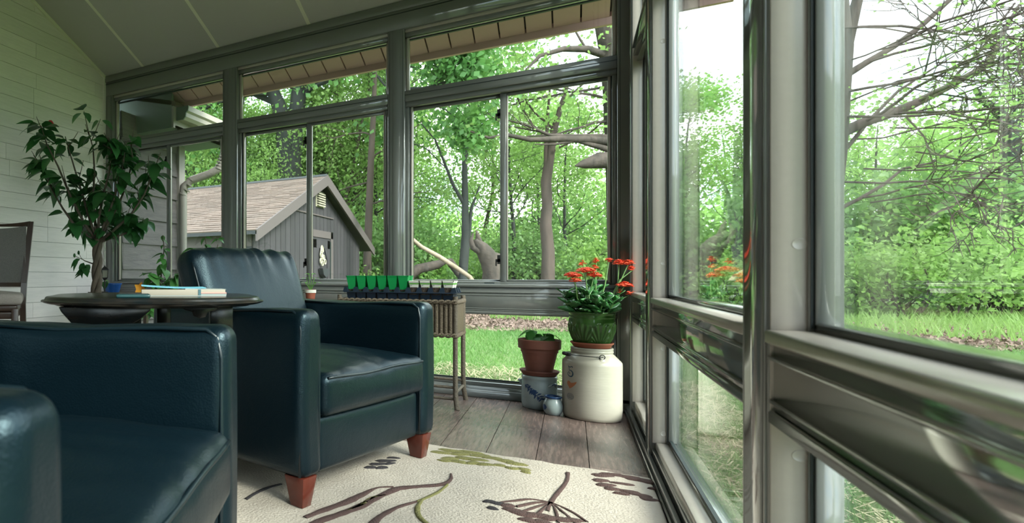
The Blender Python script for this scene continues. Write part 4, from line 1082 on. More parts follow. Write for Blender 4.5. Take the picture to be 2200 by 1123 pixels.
# local: +x right, back at +y
SHt = .60; hw_ = .235
for sx_ in (-1, 1):
    P = [(sx_*hw_*.94, .215, 0), (sx_*hw_*.94, .205, .35), (sx_*hw_*.93, .20, SHt-.04), (sx_*hw_*.96, .215, SHt+.1), (sx_*hw_*1.08, .27, 1.0), (sx_*hw_*1.13, .292, 1.12)]
    mb = MB(); w2 = .019; d2 = .028
    for i in range(len(P)-1):
        a, b = Vector(P[i]), Vector(P[i+1])
        mb.hexa([(a.x-w2, a.y-d2, a.z), (a.x+w2, a.y-d2, a.z), (a.x+w2, a.y+d2, a.z), (a.x-w2, a.y+d2, a.z), (b.x-w2, b.y-d2, b.z), (b.x+w2, b.y-d2, b.z), (b.x+w2, b.y+d2, b.z), (b.x-w2, b.y+d2, b.z)])
    part_local(mb, 'back_post', 'dark_walnut', cc)
    part_local(MB().hexa([(sx_*.2-.016, -.2, 0), (sx_*.2+.016, -.2, 0), (sx_*.2+.016, -.168, 0), (sx_*.2-.016, -.168, 0), (sx_*.2-.02, -.2, SHt-.05), (sx_*.2+.02, -.2, SHt-.05), (sx_*.2+.02, -.16, SHt-.05), (sx_*.2-.02, -.16, SHt-.05)]), 'leg', 'dark_walnut', cc, bevel=.002)
def curve_rail(z0, z1, hwid, y0, th, name, m, yb=.03, z_sag=0):
    vs = []; fs = []; n = 12
    for i in range(n+1):
        u = -1+2*i/n; x_ = u*hwid; y_ = y0+yb*(1-u*u); zs = -z_sag*(1-u*u)
        dy = .06*(z1-z0)
        vs += [(x_, y_-th, z0), (x_, y_+th, z0), (x_, y_+th+(z1-z0)*.14, z1+zs), (x_, y_-th+(z1-z0)*.14, z1+zs)]
    for i in range(n):
        for k in range(4): fs.append((i*4+k, i*4+(k+1) % 4, i*4+4+(k+1) % 4, i*4+4+k))
    fs += [(0, 1, 2, 3), (n*4+3, n*4+2, n*4+1, n*4)]
    return part_local(MB().add(vs, fs), name, m, cc, smooth=True)
curve_rail(1.085, 1.122, hw_*1.12, .272, .016, 'top_rail', 'dark_walnut', z_sag=.022)
curve_rail(.675, .705, hw_*.97, .205, .014, 'lower_rail', 'dark_walnut')
curve_rail(.704, 1.088, hw_*1.0, .211, .018, 'back_pad', 'tweed', z_sag=.02)
def seatfn(p): return Vector((p.x*(1+.05*(-p.y/.2)), p.y, p.z+(.018*max(0, 1-(p.x/.24)**2)*max(0, 1-(p.y/.22)**2) if p.z > 0 else 0)))
part_local(rbox(.235, .215, .034, .028, 10, 4, seatfn, (0, 0, SHt+.005)), 'seat_pad', 'tweed_light', cc, smooth=2)
part_local(rbox(.215, .195, .02, .012, 4, 3, None, (0, 0, SHt-.047)), 'swivel_ring', 'dark_walnut', cc, smooth=2)
part_local(rbox(.205, .185, .022, .008, 4, 3, None, (0, 0, SHt-.09)), 'seat_rail', 'dark_walnut', cc, smooth=2)
for y_, z_ in ((-.184, .22), (.205, .28)):
    part_local(MB().box(-.2, .2, y_-.012, y_+.012, z_, z_+.035), 'stretcher', 'dark_walnut', cc, bevel=.002)

# ---- leaves
def leaf_mesh(name, L, wd, fold=.18, droop=.25, tip=1.6, serr=0., m='hib_leaf'):
    n = 7; vs = []; fs = []
    for i in range(n+1):
        t = i/n; x_ = L*t; wv = wd/2*(math.sin(PI*min(1, t**.72))**.85)*(1-.25*t) if 0 < t < 1 else .0008
        wv *= 1+serr*(i % 2); z_ = -droop*L*t*t
        vs += [(x_, -wv, z_+fold*wv), (x_, 0, z_), (x_, wv, z_+fold*wv)]
    for i in range(n):
        for k in range(2): fs.append((i*3+k, i*3+k+1, i*3+k+4, i*3+k+3))
    me = MB().add(vs, fs).mesh(name, 2); me.materials.append(MATS[m]); return me
def fat_leaf(name, L, wd, th, m):
    n = 8; vs = []; fs = []
    for i in range(n+1):
        t = i/n; wv = wd/2*(math.sin(PI*t**1.25)**.7 if 0 < t < 1 else .02); wv = max(wv, wd*.06 if t < .5 else .001)
        z_ = .10*L*t*t
        vs += [(L*t, -wv, z_+wv*.3), (L*t, 0, z_-th), (L*t, wv, z_+wv*.3), (L*t, 0, z_+th*.35)]
    for i in range(n):
        for k in range(4): fs.append((i*4+k, i*4+(k+1) % 4, i*4+4+(k+1) % 4, i*4+4+k))
    me = MB().add(vs, fs).mesh(name, 2); me.materials.append(MATS[m]); return me
def orient(d, roll=0):
    d = Vector(d).normalized(); q = d.to_track_quat('X', 'Z')
    return (q.to_matrix() @ Matrix.Rotation(roll, 3, 'X')).to_euler()

YL = [leaf_mesh('hibiscus_leaf', .095, .066, .15, .4, serr=.05, m='young_leaf'), leaf_mesh('hibiscus_leaf', .075, .05, .2, .3, serr=.05, m='young_leaf')]
HL = [leaf_mesh('hibiscus_leaf', .085, .066, .2, .3, serr=.06), leaf_mesh('hibiscus_leaf', .105, .072, .15, .45, serr=.05), leaf_mesh('hibiscus_leaf', .07, .042, .3, .15, serr=.06), leaf_mesh('hibiscus_leaf', .09, .038, .45, .1)]

# ---- hibiscus tree in woven planter
hb = Vector((-2.86, 3.24, 0))
ht = thing('hibiscus_tree', 'tall potted hibiscus tree with braided trunk and red bud in the left corner', 'plant', hb)
R = random.Random(19)
def weave(parent, cx, cy, r0, r1, h, m='basket_weave'):
    mb = MB(); pr_ = []
    nz_ = 15
    for k in range(nz_+1):
        z_ = h*k/nz_; r_ = r0+(r1-r0)*k/nz_
        pr_ += [(r_+.004, z_), (r_, z_+h/nz_*.5)]
    mb.lathe([(r0*.9, 0)]+pr_+[(r1-.012, h), (r1-.015, h-.06)], 36, cx, cy)
    return mb.build('woven_planter', m, parent, smooth=True)
weave(ht, hb.x, hb.y, .14, .18, .44)
MB().lathe([(.16, .38), (.16, .40), (.001, .405)], 24, hb.x, hb.y).build('soil', 'soil', ht)
mb = MB()
zt_ = 1.02
for k in range(3):
    pts = []
    for i in range(22):
        t = i/21; a = k*2*PI/3+t*9.5; rr_ = .026*(1-.25*t)*(1+.5*math.exp(-t*8))
        pts.append(hb+Vector((.018*t+rr_*math.cos(a), rr_*math.sin(a), .39+(zt_-.39)*t)))
    mb.tube(pts, [.024-.006*i/21 for i in range(22)], 8, cap=True)
mb.build('braided_trunk', 'hib_bark', ht, smooth=2)
tips = []; mb = MB()
DPT = .572*2.985+.82*3.38
def hp(px, py, dd=0): return pz(px, py+8, 4.29+dd)
mains = [[(205, 510), (190, 500), (160, 475), (135, 440), (112, 400), (95, 360), (85, 325)], [(206, 500), (195, 470), (180, 420), (165, 370), (150, 320), (140, 285)],
         [(205, 500), (203, 460), (200, 410), (203, 360), (200, 310), (190, 275)], [(208, 505), (212, 460), (222, 410), (235, 360), (240, 310), (232, 285)],
         [(210, 505), (230, 475), (255, 430), (275, 380), (285, 330), (280, 300)], [(211, 510), (240, 490), (280, 455), (310, 410), (330, 360), (345, 320)],
         [(209, 505), (225, 470), (245, 420), (262, 360), (268, 320)], [(210, 512), (245, 500), (275, 492), (300, 478), (318, 462)], [(204, 505), (180, 470), (150, 410), (125, 350), (100, 300), (88, 262)]]
for k, ml in enumerate(mains):
    dd = R.uniform(-.3, .2); n = len(ml)
    pts = [hp(x_, y_, dd*i/(n-1)) for i, (x_, y_) in enumerate(ml)]; pts[0] = hb+Vector((.02, 0, zt_-.03))
    mb.tube(pts, [.013-.010*i/(n-1) for i in range(n)], 7)
    for i in range(1, n): tips += [(pts[i-1].lerp(pts[i], f), (pts[i]-pts[i-1]).normalized()) for f in (.15, .5, .8)][(0 if i > 2 else 2):]
    for j in range(5):
        i = R.randint(2, n-1); q = pts[i-1].lerp(pts[i], R.random()); d = Vector((R.uniform(-.6, .6), R.uniform(-.6, .6), R.uniform(.1, .8))).normalized()
        L = R.uniform(.08, .19); p2 = [q, q+d*L*.5+Vector((0, 0, .01)), q+d*L+Vector((0, 0, .03))]
        if p2[-1].x < XL+.06: continue
        mb.tube(p2, [.004, .0032, .002], 5)
        tips += [(p2[0].lerp(p2[1], .6), d), (p2[1], d), (p2[1].lerp(p2[2], .5), d), (p2[2], d)]
# low side shoot left of the trunk with buds
lowp = [hb+Vector((.0, 0, .83)), hp(193, 556), hp(182, 552), hp(176, 548)]
mb.tube(lowp, [.006, .005, .004, .003], 6)
mb.build('branches', 'hib_bark', ht, smooth=2)
R.shuffle(tips)
nl = 0
def add_leaf(p, d, par, meshes, sc=1., off=None):
    o = bpy.data.objects.new('leaf', R.choice(meshes)); COL.objects.link(o); o.parent = par
    o.location = p-Vector(par.location); o.rotation_euler = orient(d, R.uniform(-.5, .5)); s = sc*R.uniform(.8, 1.25); o.scale = (s, s, s)
    return o
for (q, d) in tips:
    for j in range(3 if nl < 120 else 2):
        if nl >= 290: break
        a = R.random()*2*PI; dd = (Vector((math.cos(a), math.sin(a), R.uniform(-1.25, .25)))+d*.15).normalized()
        pp = q+dd*.018
        # keep clear of the wall and the glass
        e = pp+dd*.1
        if e.x < XL+.02 or e.y > YB-.02: continue
        add_leaf(pp, dd, ht, HL[:3], 1.32); nl += 1
mbx = MB(); extra = 0
for (q, d) in tips*2:
    if extra >= 90: break
    a = R.random()*2*PI; dd = (Vector((math.cos(a), math.sin(a), R.uniform(-1.2, .2)))+d*.2).normalized(); pp = q+dd*.03
    e = pp+dd*.13
    if e.x < XL+.02 or e.y > YB-.02: continue
    me_ = R.choice(HL); Mx = orient(dd, R.uniform(-.5, .5)).to_matrix(); s = 1.25*R.uniform(.8, 1.2)
    mbx.add([pp+Mx @ (v.co*s) for v in me_.vertices], [tuple(f.vertices) for f in me_.polygons]); extra += 1
o = mbx.build('further_leaves', 'hib_leaf', ht, smooth=2); o['kind'] = 'stuff'
for px, py, dx, dz in ((168, 553, -.5, -.8), (180, 556, -.2, -.9), (186, 560, .3, -.6), (172, 548, -.8, -.5), (190, 568, -.6, -.2), (195, 575, -.8, .0)):
    add_leaf(hp(px, py), Vector((dx, -.4, dz)), ht, HL[:2], 1.15)
for px, py in ((160, 541), (169, 535)):
    p = hp(px, py); MB().lathe([(.001, -.014), (.007, -.01), (.01, 0), (.007, .012), (.001, .018)], 10).build('bud', 'hib_leaf', ht, smooth=2, rel=False).location = p-hb
    MB().tube([hp(176, 549), p], .002, 5).build('bud_stalk', 'hib_bark', ht)
p = hp(111, 262)
mb = MB()
for k in range(5):
    a = k*1.256; mb.tube([p+Vector((0, 0, 0)), p+Vector((.012*math.cos(a)-.006, .01*math.sin(a), .016)), p+Vector((.008*math.cos(a+.5)-.014, .008*math.sin(a+.5), .04))], [.006, .012, .004], 7)
mb.build('red_bud', 'hib_red', ht, smooth=2)

# ---- second potted hibiscus (orange flower) and a third leafy one behind the chair
def potted_shoot(name, label, base, top, pot_h, pot_r, nl_, seed, flower=None, cat='plant', extra=()):
    R_ = random.Random(seed); t = thing(name, label, cat, base)
    MB().lathe([(pot_r*.72, 0), (pot_r*.96, pot_h*.86), (pot_r*1.08, pot_h*.86), (pot_r*1.08, pot_h), (pot_r*.96, pot_h), (pot_r*.92, pot_h-.03), (.001, pot_h-.03)], 28, base[0], base[1]).build('pot', 'terracotta', t, smooth=True)
    b = Vector(base)+Vector((0, 0, pot_h-.03)); tp = Vector(top); mb = MB()
    pts = [b.lerp(tp, f)+Vector((.012*math.sin(f*9), .012*math.cos(f*7), 0)) for f in np.linspace(0, 1, 9)]
    mb.tube(pts, [.009-.006*f for f in np.linspace(0, 1, 9)], 7)
    spots = [(pts[-1].lerp(b, f), 1) for f in np.linspace(0, .75, nl_)]
    for e in extra:
        e = Vector(e); q = b.lerp(tp, .3); mb.tube([q, q.lerp(e, .6)+Vector((0, 0, .05)), e], [.005, .004, .003], 6); spots += [(q.lerp(e, f)+Vector((0, 0, .04)), 1) for f in (.5, .7, .85, 1)]*2
    mb.build('stem', 'hib_bark', t, smooth=2)
    for i, (q, _) in enumerate(spots):
        for j in range(2):
            a = R_.random()*2*PI; d = Vector((math.cos(a), math.sin(a), R_.uniform(-1.1, .3)))
            if (q+d*.12).y > YB-.02: d.y = -abs(d.y)
            o = add_leaf(q, d, t, YL, R_.uniform(.85, 1.3) if i > 2 else .6)
    if flower:
        f = Vector(flower); mb = MB()
        for k in range(5):
            a = k*1.256; u = Vector((math.cos(a), -.4, math.sin(a)))
            vs = []; fs = []
            c_ = f+u*.028; s_ = u.cross(Vector((0, 1, 0))).normalized()
            vs = [f, c_+s_*.02+Vector((0, -.006, 0)), f+u*.055, c_-s_*.02+Vector((0, -.006, 0)), c_+Vector((0, .006, 0))]
            mb.add(vs, [(0, 1, 4), (1, 2, 4), (2, 3, 4), (3, 0, 4)])
        mb.build('flower', 'hib_orange', t, smooth=2)
        MB().tube([b.lerp(tp, .3), (b.lerp(tp, .3)+f)/2+Vector((0, 0, .03)), f], .003, 6).build('flower_stalk', 'seedling', t)
    return t
s2 = pz(347, 505, 4.3); b2 = W(352, 4.3, 0)
potted_shoot('potted_hibiscus', 'young potted hibiscus with one orange flower behind the book', b2, s2, .34, .13, 17, 4, flower=pz(304, 621, 4.1), extra=(pz(320, 600, 4.2), pz(380, 600, 4.25), pz(322, 672, 4.1)))
s3 = pz(438, 510, 4.3); b3 = W(452, 4.4, 0)
potted_shoot('potted_hibiscus', 'leafy potted hibiscus half hidden behind the armchair back', b3, s3, .34, .125, 12, 9, extra=(pz(468, 525, 4.3), pz(415, 545, 4.35)))

# ---- plant bench with blue pot and lantern
bx0, bx1, by0, by1, bz = -3.43, -2.93, 3.78, 4.02, .61
be = thing('plant_bench', 'low dark wooden plant bench in the left corner', 'bench', ((bx0+bx1)/2, (by0+by1)/2, 0))
MB().box(bx0, bx1, by0, by1, bz-.025, bz).build('bench_top', 'bench_wood', be, bevel=.003)
for xx in (bx0+.03, bx1-.03):
    for yy in (by0+.03, by1-.03): MB().box(xx-.016, xx+.016, yy-.016, yy+.016, 0, bz-.025).build('leg', 'bench_wood', be)
bp = W(240, 4.98, bz)
pt = thing('blue_pot', 'bright blue oval plastic pot on the corner bench', 'pot', bp)
MB().lathe([(.07, 0), (.086, .06), (.089, .06), (.089, .068), (.084, .068), (.08, .052), (.001, .052)], 32, bp.x, bp.y, sx=1.08, sy=.9).mesh('b')
part_local(MB().lathe([(.066, 0), (.084, .066), (.089, .066), (.089, .076), (.083, .076), (.079, .058), (.001, .056)], 32, 0, 0, sx=1.05, sy=.85), 'pot_body', 'blue_plastic', pt, smooth=True)
part_local(MB().tube([(-.03, .0, .05), (-.03, -.02, .1), (-.02, -.07, .1)], .003, 5), 'stem', 'seedling', pt)
for d, p in (((-.3, -.8, .1), (-.02, -.07, .10)), ((.6, -.7, -.6), (-.01, -.08, .09)), ((-.6, -.5, .3), (-.03, -.05, .11))):
    o = bpy.data.objects.new('leaf', HL[0]); COL.objects.link(o); o.parent = pt; o.location = p; o.rotation_euler = orient(d)
lp = W(225, 4.84, 0); lpz = bz
ln = thing('stake_lantern', 'small black lantern on a stake beside the braided trunk', 'lantern', (lp.x, lp.y, bz))
part_local(MB().lathe([(.028, 0), (.028, .006), (.006, .01), (.006, .11)], 12), 'stake', 'black_iron', ln, smooth=True)
part_local(MB().lathe([(.012, .105), (.03, .12), (.03, .126)], 4), 'lantern_base', 'black_iron', ln)
part_local(MB().lathe([(.027, .126), (.033, .185)], 4), 'lantern_glass', 'lantern_glass', ln)
for k in range(4):
    a = k*PI/2; part_local(MB().tube([(.03*math.cos(a), .03*math.sin(a), .122), (.036*math.cos(a), .036*math.sin(a), .188)], .003, 5), 'corner_bar', 'black_iron', ln)
part_local(MB().lathe([(.046, .186), (.044, .192), (.018, .21), (.008, .215), (.006, .226), (.001, .228)], 4), 'lantern_roof', 'black_iron', ln)
rp = [(0, .0, .225)]+[(.006*math.sin(i*2.2), .004*math.cos(i*2.2), .225+.022*i) for i in range(1, 11)]
part_local(MB().tube(rp, .006, 6), 'twisted_cord', 'rope_white', ln, smooth=2)

# ---- wicker fern stand with seed tray
wx0, wx1, wy0, wy1, wz0, wz1 = -1.19, -.535, 3.64, 3.93, .408, .605
ws = thing('wicker_planter', 'brown wicker planter stand on bowed legs before the back window', 'plant stand', ((wx0+wx1)/2, (wy0+wy1)/2, 0))
for xx, sx_ in ((wx0, -1), (wx1, 1)):
    for yy, sy_ in ((wy0, -1), (wy1, 1)):
        pts = [(xx+sx_*.012, yy+sy_*.02, 0), (xx+sx_*.002, yy+sy_*.006, .07), (xx, yy, .16), (xx, yy, .4), (xx, yy, .632)]
        lg = MB().tube(pts, [.0135, .013, .0125, .0125, .013], 12).build('leg', 'wicker_pole', ws, smooth=True)
def flutes(a, b, n, y_or_x, axis, out):
    mb = MB()
    for k in range(n):
        s = a+(b-a)*(k+.5)/n; r_ = abs(b-a)/n*.5
        p = (s, y_or_x) if axis == 'x' else (y_or_x, s)
        mb.lathe([(r_, wz0+.005), (r_, wz1-.005)], 10, p[0], p[1])
        yield mb; mb = MB()
for y_, nm in ((wy0, 'front'), (wy1, 'back')):
    for mb in flutes(wx0+.012, wx1-.012, 26, y_, 'x', 1): mb.build('reed', 'wicker', ws, smooth=True)
for x_ in (wx0, wx1):
    MB().box(x_-.004, x_+.004, wy0+.01, wy1-.01, wz0, wz1).build('side_panel', 'wicker', ws)
def braid(zc, r=.0095):
    loop = [(wx0-.004, wy0-.012), (wx1+.006, wy0-.012), (wx1+.006, wy1+.012), (wx0-.004, wy1+.012), (wx0-.004, wy0-.012)]
    for ph0 in (0, PI):
        pts = []
        for (a, b) in zip(loop[:-1], loop[1:]):
            L = math.hypot(b[0]-a[0], b[1]-a[1]); n = int(L/.009)
            for i in range(n):
                t = i/n; q = len(pts)*.85+ph0
                nx_, ny_ = (b[1]-a[1])/L, -(b[0]-a[0])/L
                pts.append((a[0]+(b[0]-a[0])*t+nx_*.006*math.cos(q), a[1]+(b[1]-a[1])*t+ny_*.006*math.cos(q), zc+.008*math.sin(q)))
        MB().tube(pts, r*.72, 6, closed=True).build('braided_rim', 'wicker', ws, smooth=2)
braid(wz1-.004); braid(wz0+.004)
MB().box(wx0, wx1, wy0, wy1, wz1-.03, wz1-.012).build('tray_shelf', 'wicker_pole', ws)
for y_ in (wy0, wy1): MB().tube([(wx0, y_, .12), (wx1, y_, .12)], .008, 8).build('stretcher', 'wicker_pole', ws, smooth=True)
for y_ in (wy0,): MB().tube([(wx0, y_, .055), (wx1, y_, .055)], .008, 8).build('stretcher', 'wicker_pole', ws, smooth=True)
for x_ in (wx0, wx1): MB().tube([(x_, wy0, .09), (x_, wy1, .09)], .008, 8).build('stretcher', 'wicker_pole', ws, smooth=True)

# seed tray: cells with peaked dividers
tx0, tx1, ty0, ty1 = -1.155, -.545, 3.655, 3.80
tzb = wz1-.012
st = thing('seed_tray', 'dark blue plastic seedling tray lying on the wicker planter', 'tray', ((tx0+tx1)/2, (ty0+ty1)/2, tzb))
NCx, NCy = 10, 2
cw, ch = (tx1-tx0)/NCx, (ty1-ty0)/NCy
MB().box(tx0-.012, tx1+.012, ty0-.012, ty1+.012, tzb+.054, tzb+.060).build('tray_lip', 'tray_navy', st, bevel=.002)
for i in range(NCx):
    for j in range(NCy):
        xa, ya = tx0+i*cw, ty0+j*ch
        MB().hexa([(xa+.01, ya+.01, tzb), (xa+cw-.01, ya+.01, tzb), (xa+cw-.01, ya+ch-.01, tzb), (xa+.01, ya+ch-.01, tzb), (xa+.003, ya+.003, tzb+.056), (xa+cw-.003, ya+.003, tzb+.056), (xa+cw-.003, ya+ch-.003, tzb+.056), (xa+.003, ya+ch-.003, tzb+.056)]).build('cell', 'tray_navy', st)
for i in range(NCx+1):
    for j in range(NCy+1):
        xa, ya = tx0+i*cw, ty0+j*ch; w0 = .017
        mb = MB(); vs = [(xa-w0, ya-w0*.6, tzb+.059), (xa+w0, ya-w0*.6, tzb+.059), (xa+w0, ya+w0*.6, tzb+.059), (xa-w0, ya+w0*.6, tzb+.059), (xa-.008, ya-.006, tzb+.088), (xa+.008, ya-.006, tzb+.088), (xa+.008, ya+.006, tzb+.088), (xa-.008, ya+.006, tzb+.088)]
        mb.hexa(vs).build('divider_peak', 'tray_navy', st)
def seed_pot(i, j, m, label, group, h=.062, band=None, lime=False):
    xa, ya = tx0+(i+.5)*cw, ty0+(j+.5)*ch; a0, a1 = .017, .029; b0, b1 = .02, .034; z0 = tzb+.0605; z1 = z0+h
    t = thing('seedling_pot', label, 'seed pot', (xa, ya, z0), 0, group)
    bw_ = .0015
    def ring(f): # four thin tapered walls
        mb = MB()
        for sx_, sy_ in ((1, 0), (-1, 0), (0, 1), (0, -1)):
            if sx_:
                mb.hexa([(xa+sx_*a0, ya-b0, z0), (xa+sx_*(a0-bw_), ya-b0, z0), (xa+sx_*(a0-bw_), ya+b0, z0), (xa+sx_*a0, ya+b0, z0), (xa+sx_*a1, ya-b1, z1), (xa+sx_*(a1-bw_), ya-b1, z1), (xa+sx_*(a1-bw_), ya+b1, z1), (xa+sx_*a1, ya+b1, z1)])
            else:
                mb.hexa([(xa-a0, ya+sy_*b0, z0), (xa+a0, ya+sy_*b0, z0), (xa+a0, ya+sy_*(b0-bw_), z0), (xa-a0, ya+sy_*(b0-bw_), z0), (xa-a1, ya+sy_*b1, z1), (xa+a1, ya+sy_*b1, z1), (xa+a1, ya+sy_*(b1-bw_), z1), (xa-a1, ya+sy_*(b1-bw_), z1)])
        return mb
    ring(1).build('cup', m, t)
    MB().box(xa-a0*1.1, xa+a0*1.1, ya-b0*1.1, ya+b0*1.1, z0+.002, z0+h*.55).build('soil', 'soil', t)
    mb = MB()
    for s_ in (1, -1):
        mb.box(xa-a1-.002, xa+a1+.002, ya+s_*b1-.002, ya+s_*b1+.002, z1-.004, z1+.001); mb.box(xa+s_*a1-.002, xa+s_*a1+.002, ya-b1-.002, ya+b1+.002, z1-.004, z1+.001)
    mb.build('rim', m, t)
    if band:
        f = (h-.016)/h; aa, bb = a0+(a1-a0)*f+.0008, b0+(b1-b0)*f+.0008
        MB().box(xa-aa, xa+aa, ya-bb, ya+bb, z1-.020, z1-.011).build('label_band', band, t)
        if lime: MB().prism([(xa-.006, z0+.012), (xa+.014, z0+.012), (xa+.02, z0+.032), (xa-.002, z0+.026)], 'y', ya-b0-(b1-b0)*.42-.001, ya-b0-(b1-b0)*.2).build('leaf_print', 'card_lime', t)
        MB().lathe([(.0045, 0), (.0045, .001)], 10).build('badge', 'ink_blue', t, rel=False).location = (-.014, -(b0+(b1-b0)*.62)-.0005, h*.6)
        t.children[-1].rotation_euler = (PI/2-.2, 0, 0)
    return t
ords = ['first', 'second', 'third', 'fourth', 'fifth', 'sixth']
for i in range(6):
    for j in range(2):
        seed_pot(i, j, 'green_plastic', 'bright green seed pot, %s from the left in the %s row of the tray' % (ords[i], 'front' if j == 0 else 'back'), 'green seed pots', .096)
for i in range(6, 10):
    for j in range(2):
        seed_pot(i, j, 'white_card', 'white seed pot with green band, %s from the left in the %s row' % (ords[i-6], 'front' if j == 0 else 'back'), 'white seed pots', .066, 'card_green', i in (7, 8))

# ---- small seedling pot on a stool behind the chair
sp = W(667, 4.02, 0); sp.y = min(sp.y, 3.9)
stl = thing('plant_stool', 'small dark stool behind the middle armchair', 'stool', sp)
MB().lathe([(.1, .56), (.105, .57), (.105, .58), (.1, .585)], 28, sp.x, sp.y).build('stool_top', 'bench_wood', stl, smooth=True)
for k in range(3):
    a = k*2.094+.5; MB().tube([(sp.x+.1*math.cos(a), sp.y+.1*math.sin(a), 0), (sp.x+.06*math.cos(a), sp.y+.06*math.sin(a), .565)], .012, 8).build('leg', 'bench_wood', stl)
pp_ = thing('seedling_pot', 'small pink and white pot with a green seedling right of the armchair back', 'potted plant', (sp.x, sp.y, .585))
part_local(MB().lathe([(.028, 0), (.034, .045), (.036, .045), (.037, .07), (.033, .07), (.031, .055), (.001, .054)], 20), 'pot', 'terracotta_bright', pp_, smooth=True)
part_local(MB().lathe([(.0375, .048), (.0382, .069)], 20, cap=False), 'white_rim', 'white_card', pp_, smooth=True)
SL_ = [leaf_mesh('seedling_leaf', .04, .02, .2, .3, m='seedling')]
for k in range(6):
    a = k*1.05; tp = Vector((.04*math.cos(a), .03*math.sin(a), .12+.03*(k % 3)))
    part_local(MB().tube([(0, 0, .055), (tp.x*.4, tp.y*.4, .09), tuple(tp)], .0018, 5), 'stem', 'seedling', pp_)
    for j in range(2):
        o = bpy.data.objects.new('leaf', SL_[0]); COL.objects.link(o); o.parent = pp_; o.location = tp; o.rotation_euler = orient((math.cos(a+j*2.2), math.sin(a+j*2.2), .1))

# ---- big five-gallon stoneware crock
cx_, cy_, cr_ = .088, 3.835, .1295
ck = thing('stoneware_crock', 'large cream stoneware crock marked 5 in the glass corner', 'crock', (cx_, cy_, 0))
part_local(MB().lathe([(.118, 0), (.124, .004), (.1275, .02), (cr_, .06), (cr_, .285), (.1285, .297), (.124, .304), (.096, .337), (.0905, .341), (.090, .346), (.0925, .349), (.0925, .356), (.090, .359), (.0925, .364), (.0915, .372), (.080, .372), (.078, .34)], 64), 'crock_body', 'stoneware', ck, smooth=2)
def on_cyl(s, z, r=cr_+.0006, a0=0.): a = a0+s/cr_; return Vector((r*math.sin(a), -r*math.cos(a), z))
A0 = math.radians(-46)
def stroke(pts, wd, m, name, n=28, rad=cr_+.0007, par=ck, a0=A0, R_=None):
    R0 = cr_ if R_ is None else R_
    P = [Vector((p[0], p[1], 0)) for p in pts]; Q = []
    for i in range(len(P)-1):
        a, b, c, d = P[max(i-1, 0)], P[i], P[i+1], P[min(i+2, len(P)-1)]
        for t in np.linspace(0, 1, 6)[:-1]: Q.append(.5*((2*b)+(c-a)*t+(2*a-5*b+4*c-d)*t*t+(-a+3*b-3*c+d)*t**3))
    Q.append(P[-1]); vs = []; fs = []; k = len(Q)
    for i, q in enumerate(Q):
        d = (Q[min(i+1, k-1)]-Q[max(i-1, 0)]).normalized(); s = Vector((-d.y, d.x, 0)); h = np.interp(i/(k-1), np.linspace(0, 1, len(wd)), wd)/2
        for e in (-1, 1):
            z_ = q+s*h*e; a = a0+z_.x/R0; vs.append((rad*math.sin(a), -rad*math.cos(a), z_.y))
    for i in range(k-1): fs.append((2*i, 2*i+1, 2*i+3, 2*i+2))
    return part_local(MB().add(vs, fs), name, m, par)
# numeral 5
stroke([(-.012, .277), (-.006, .272), (.002, .271), (.010, .275), (.014, .272), (.012, .268)], [.002, .004, .004, .004, .002], 'ink_blue', 'numeral_five')
stroke([(-.010, .275), (-.006, .262), (-.005, .253), (.004, .254), (.013, .247), (.016, .236), (.011, .225), (.001, .222), (-.010, .226), (-.015, .235), (-.011, .243), (-.004, .243), (-.002, .236), (-.006, .233)], [.003, .003, .003, .005, .0065, .007, .0065, .005, .004, .003, .003, .003, .002], 'ink_blue', 'numeral_five')
# orange wing emblem
def fill_cyl(outline, m, name, par=ck, a0=A0, rad=cr_+.0006, R0=cr_):
    c = np.mean(outline, 0); vs = [(rad*math.sin(a0+c[0]/R0), -rad*math.cos(a0+c[0]/R0), c[1])]; fs = []
    rings = 3
    for r_ in range(1, rings+1):
        for p in outline:
            q = c+(np.array(p)-c)*r_/rings; a = a0+q[0]/R0; vs.append((rad*math.sin(a), -rad*math.cos(a), q[1]))
    n = len(outline)
    for k in range(n): fs.append((0, 1+k, 1+(k+1) % n))
    for r_ in range(rings-1):
        for k in range(n): fs.append((1+r_*n+k, 1+(r_+1)*n+k, 1+(r_+1)*n+(k+1) % n, 1+r_*n+(k+1) % n))
    return part_local(MB().add(vs, fs), name, m, par)
fill_cyl([(-.019, .192), (-.012, .199), (-.002, .196), (.004, .189), (.016, .191), (.036, .199), (.032, .188), (.022, .176), (.010, .165), (-.004, .158), (-.008, .166), (-.014, .172), (-.020, .182)], 'ink_orange', 'wing_emblem')
# oval maker's stamp
el = [(.020*math.cos(a), .117+.0155*math.sin(a)) for a in np.linspace(0, 2*PI, 25)]
stroke(el, [.0016]*2, 'ink_blue', 'oval_stamp')
for zz_, hwd in ((.125, .013), (.1195, .0165), (.114, .0165), (.1085, .013)):
    x_ = -hwd; R_ = random.Random(int(zz_*1e4))
    while x_ < hwd:
        w_ = R_.uniform(.0018, .0035); stroke([(x_, zz_), (x_+w_/2, zz_+R_.uniform(-.0008, .0008)), (x_+w_, zz_)], [.0026, .0026], 'ink_blue', 'stamp_letter'); x_ += w_+.0012
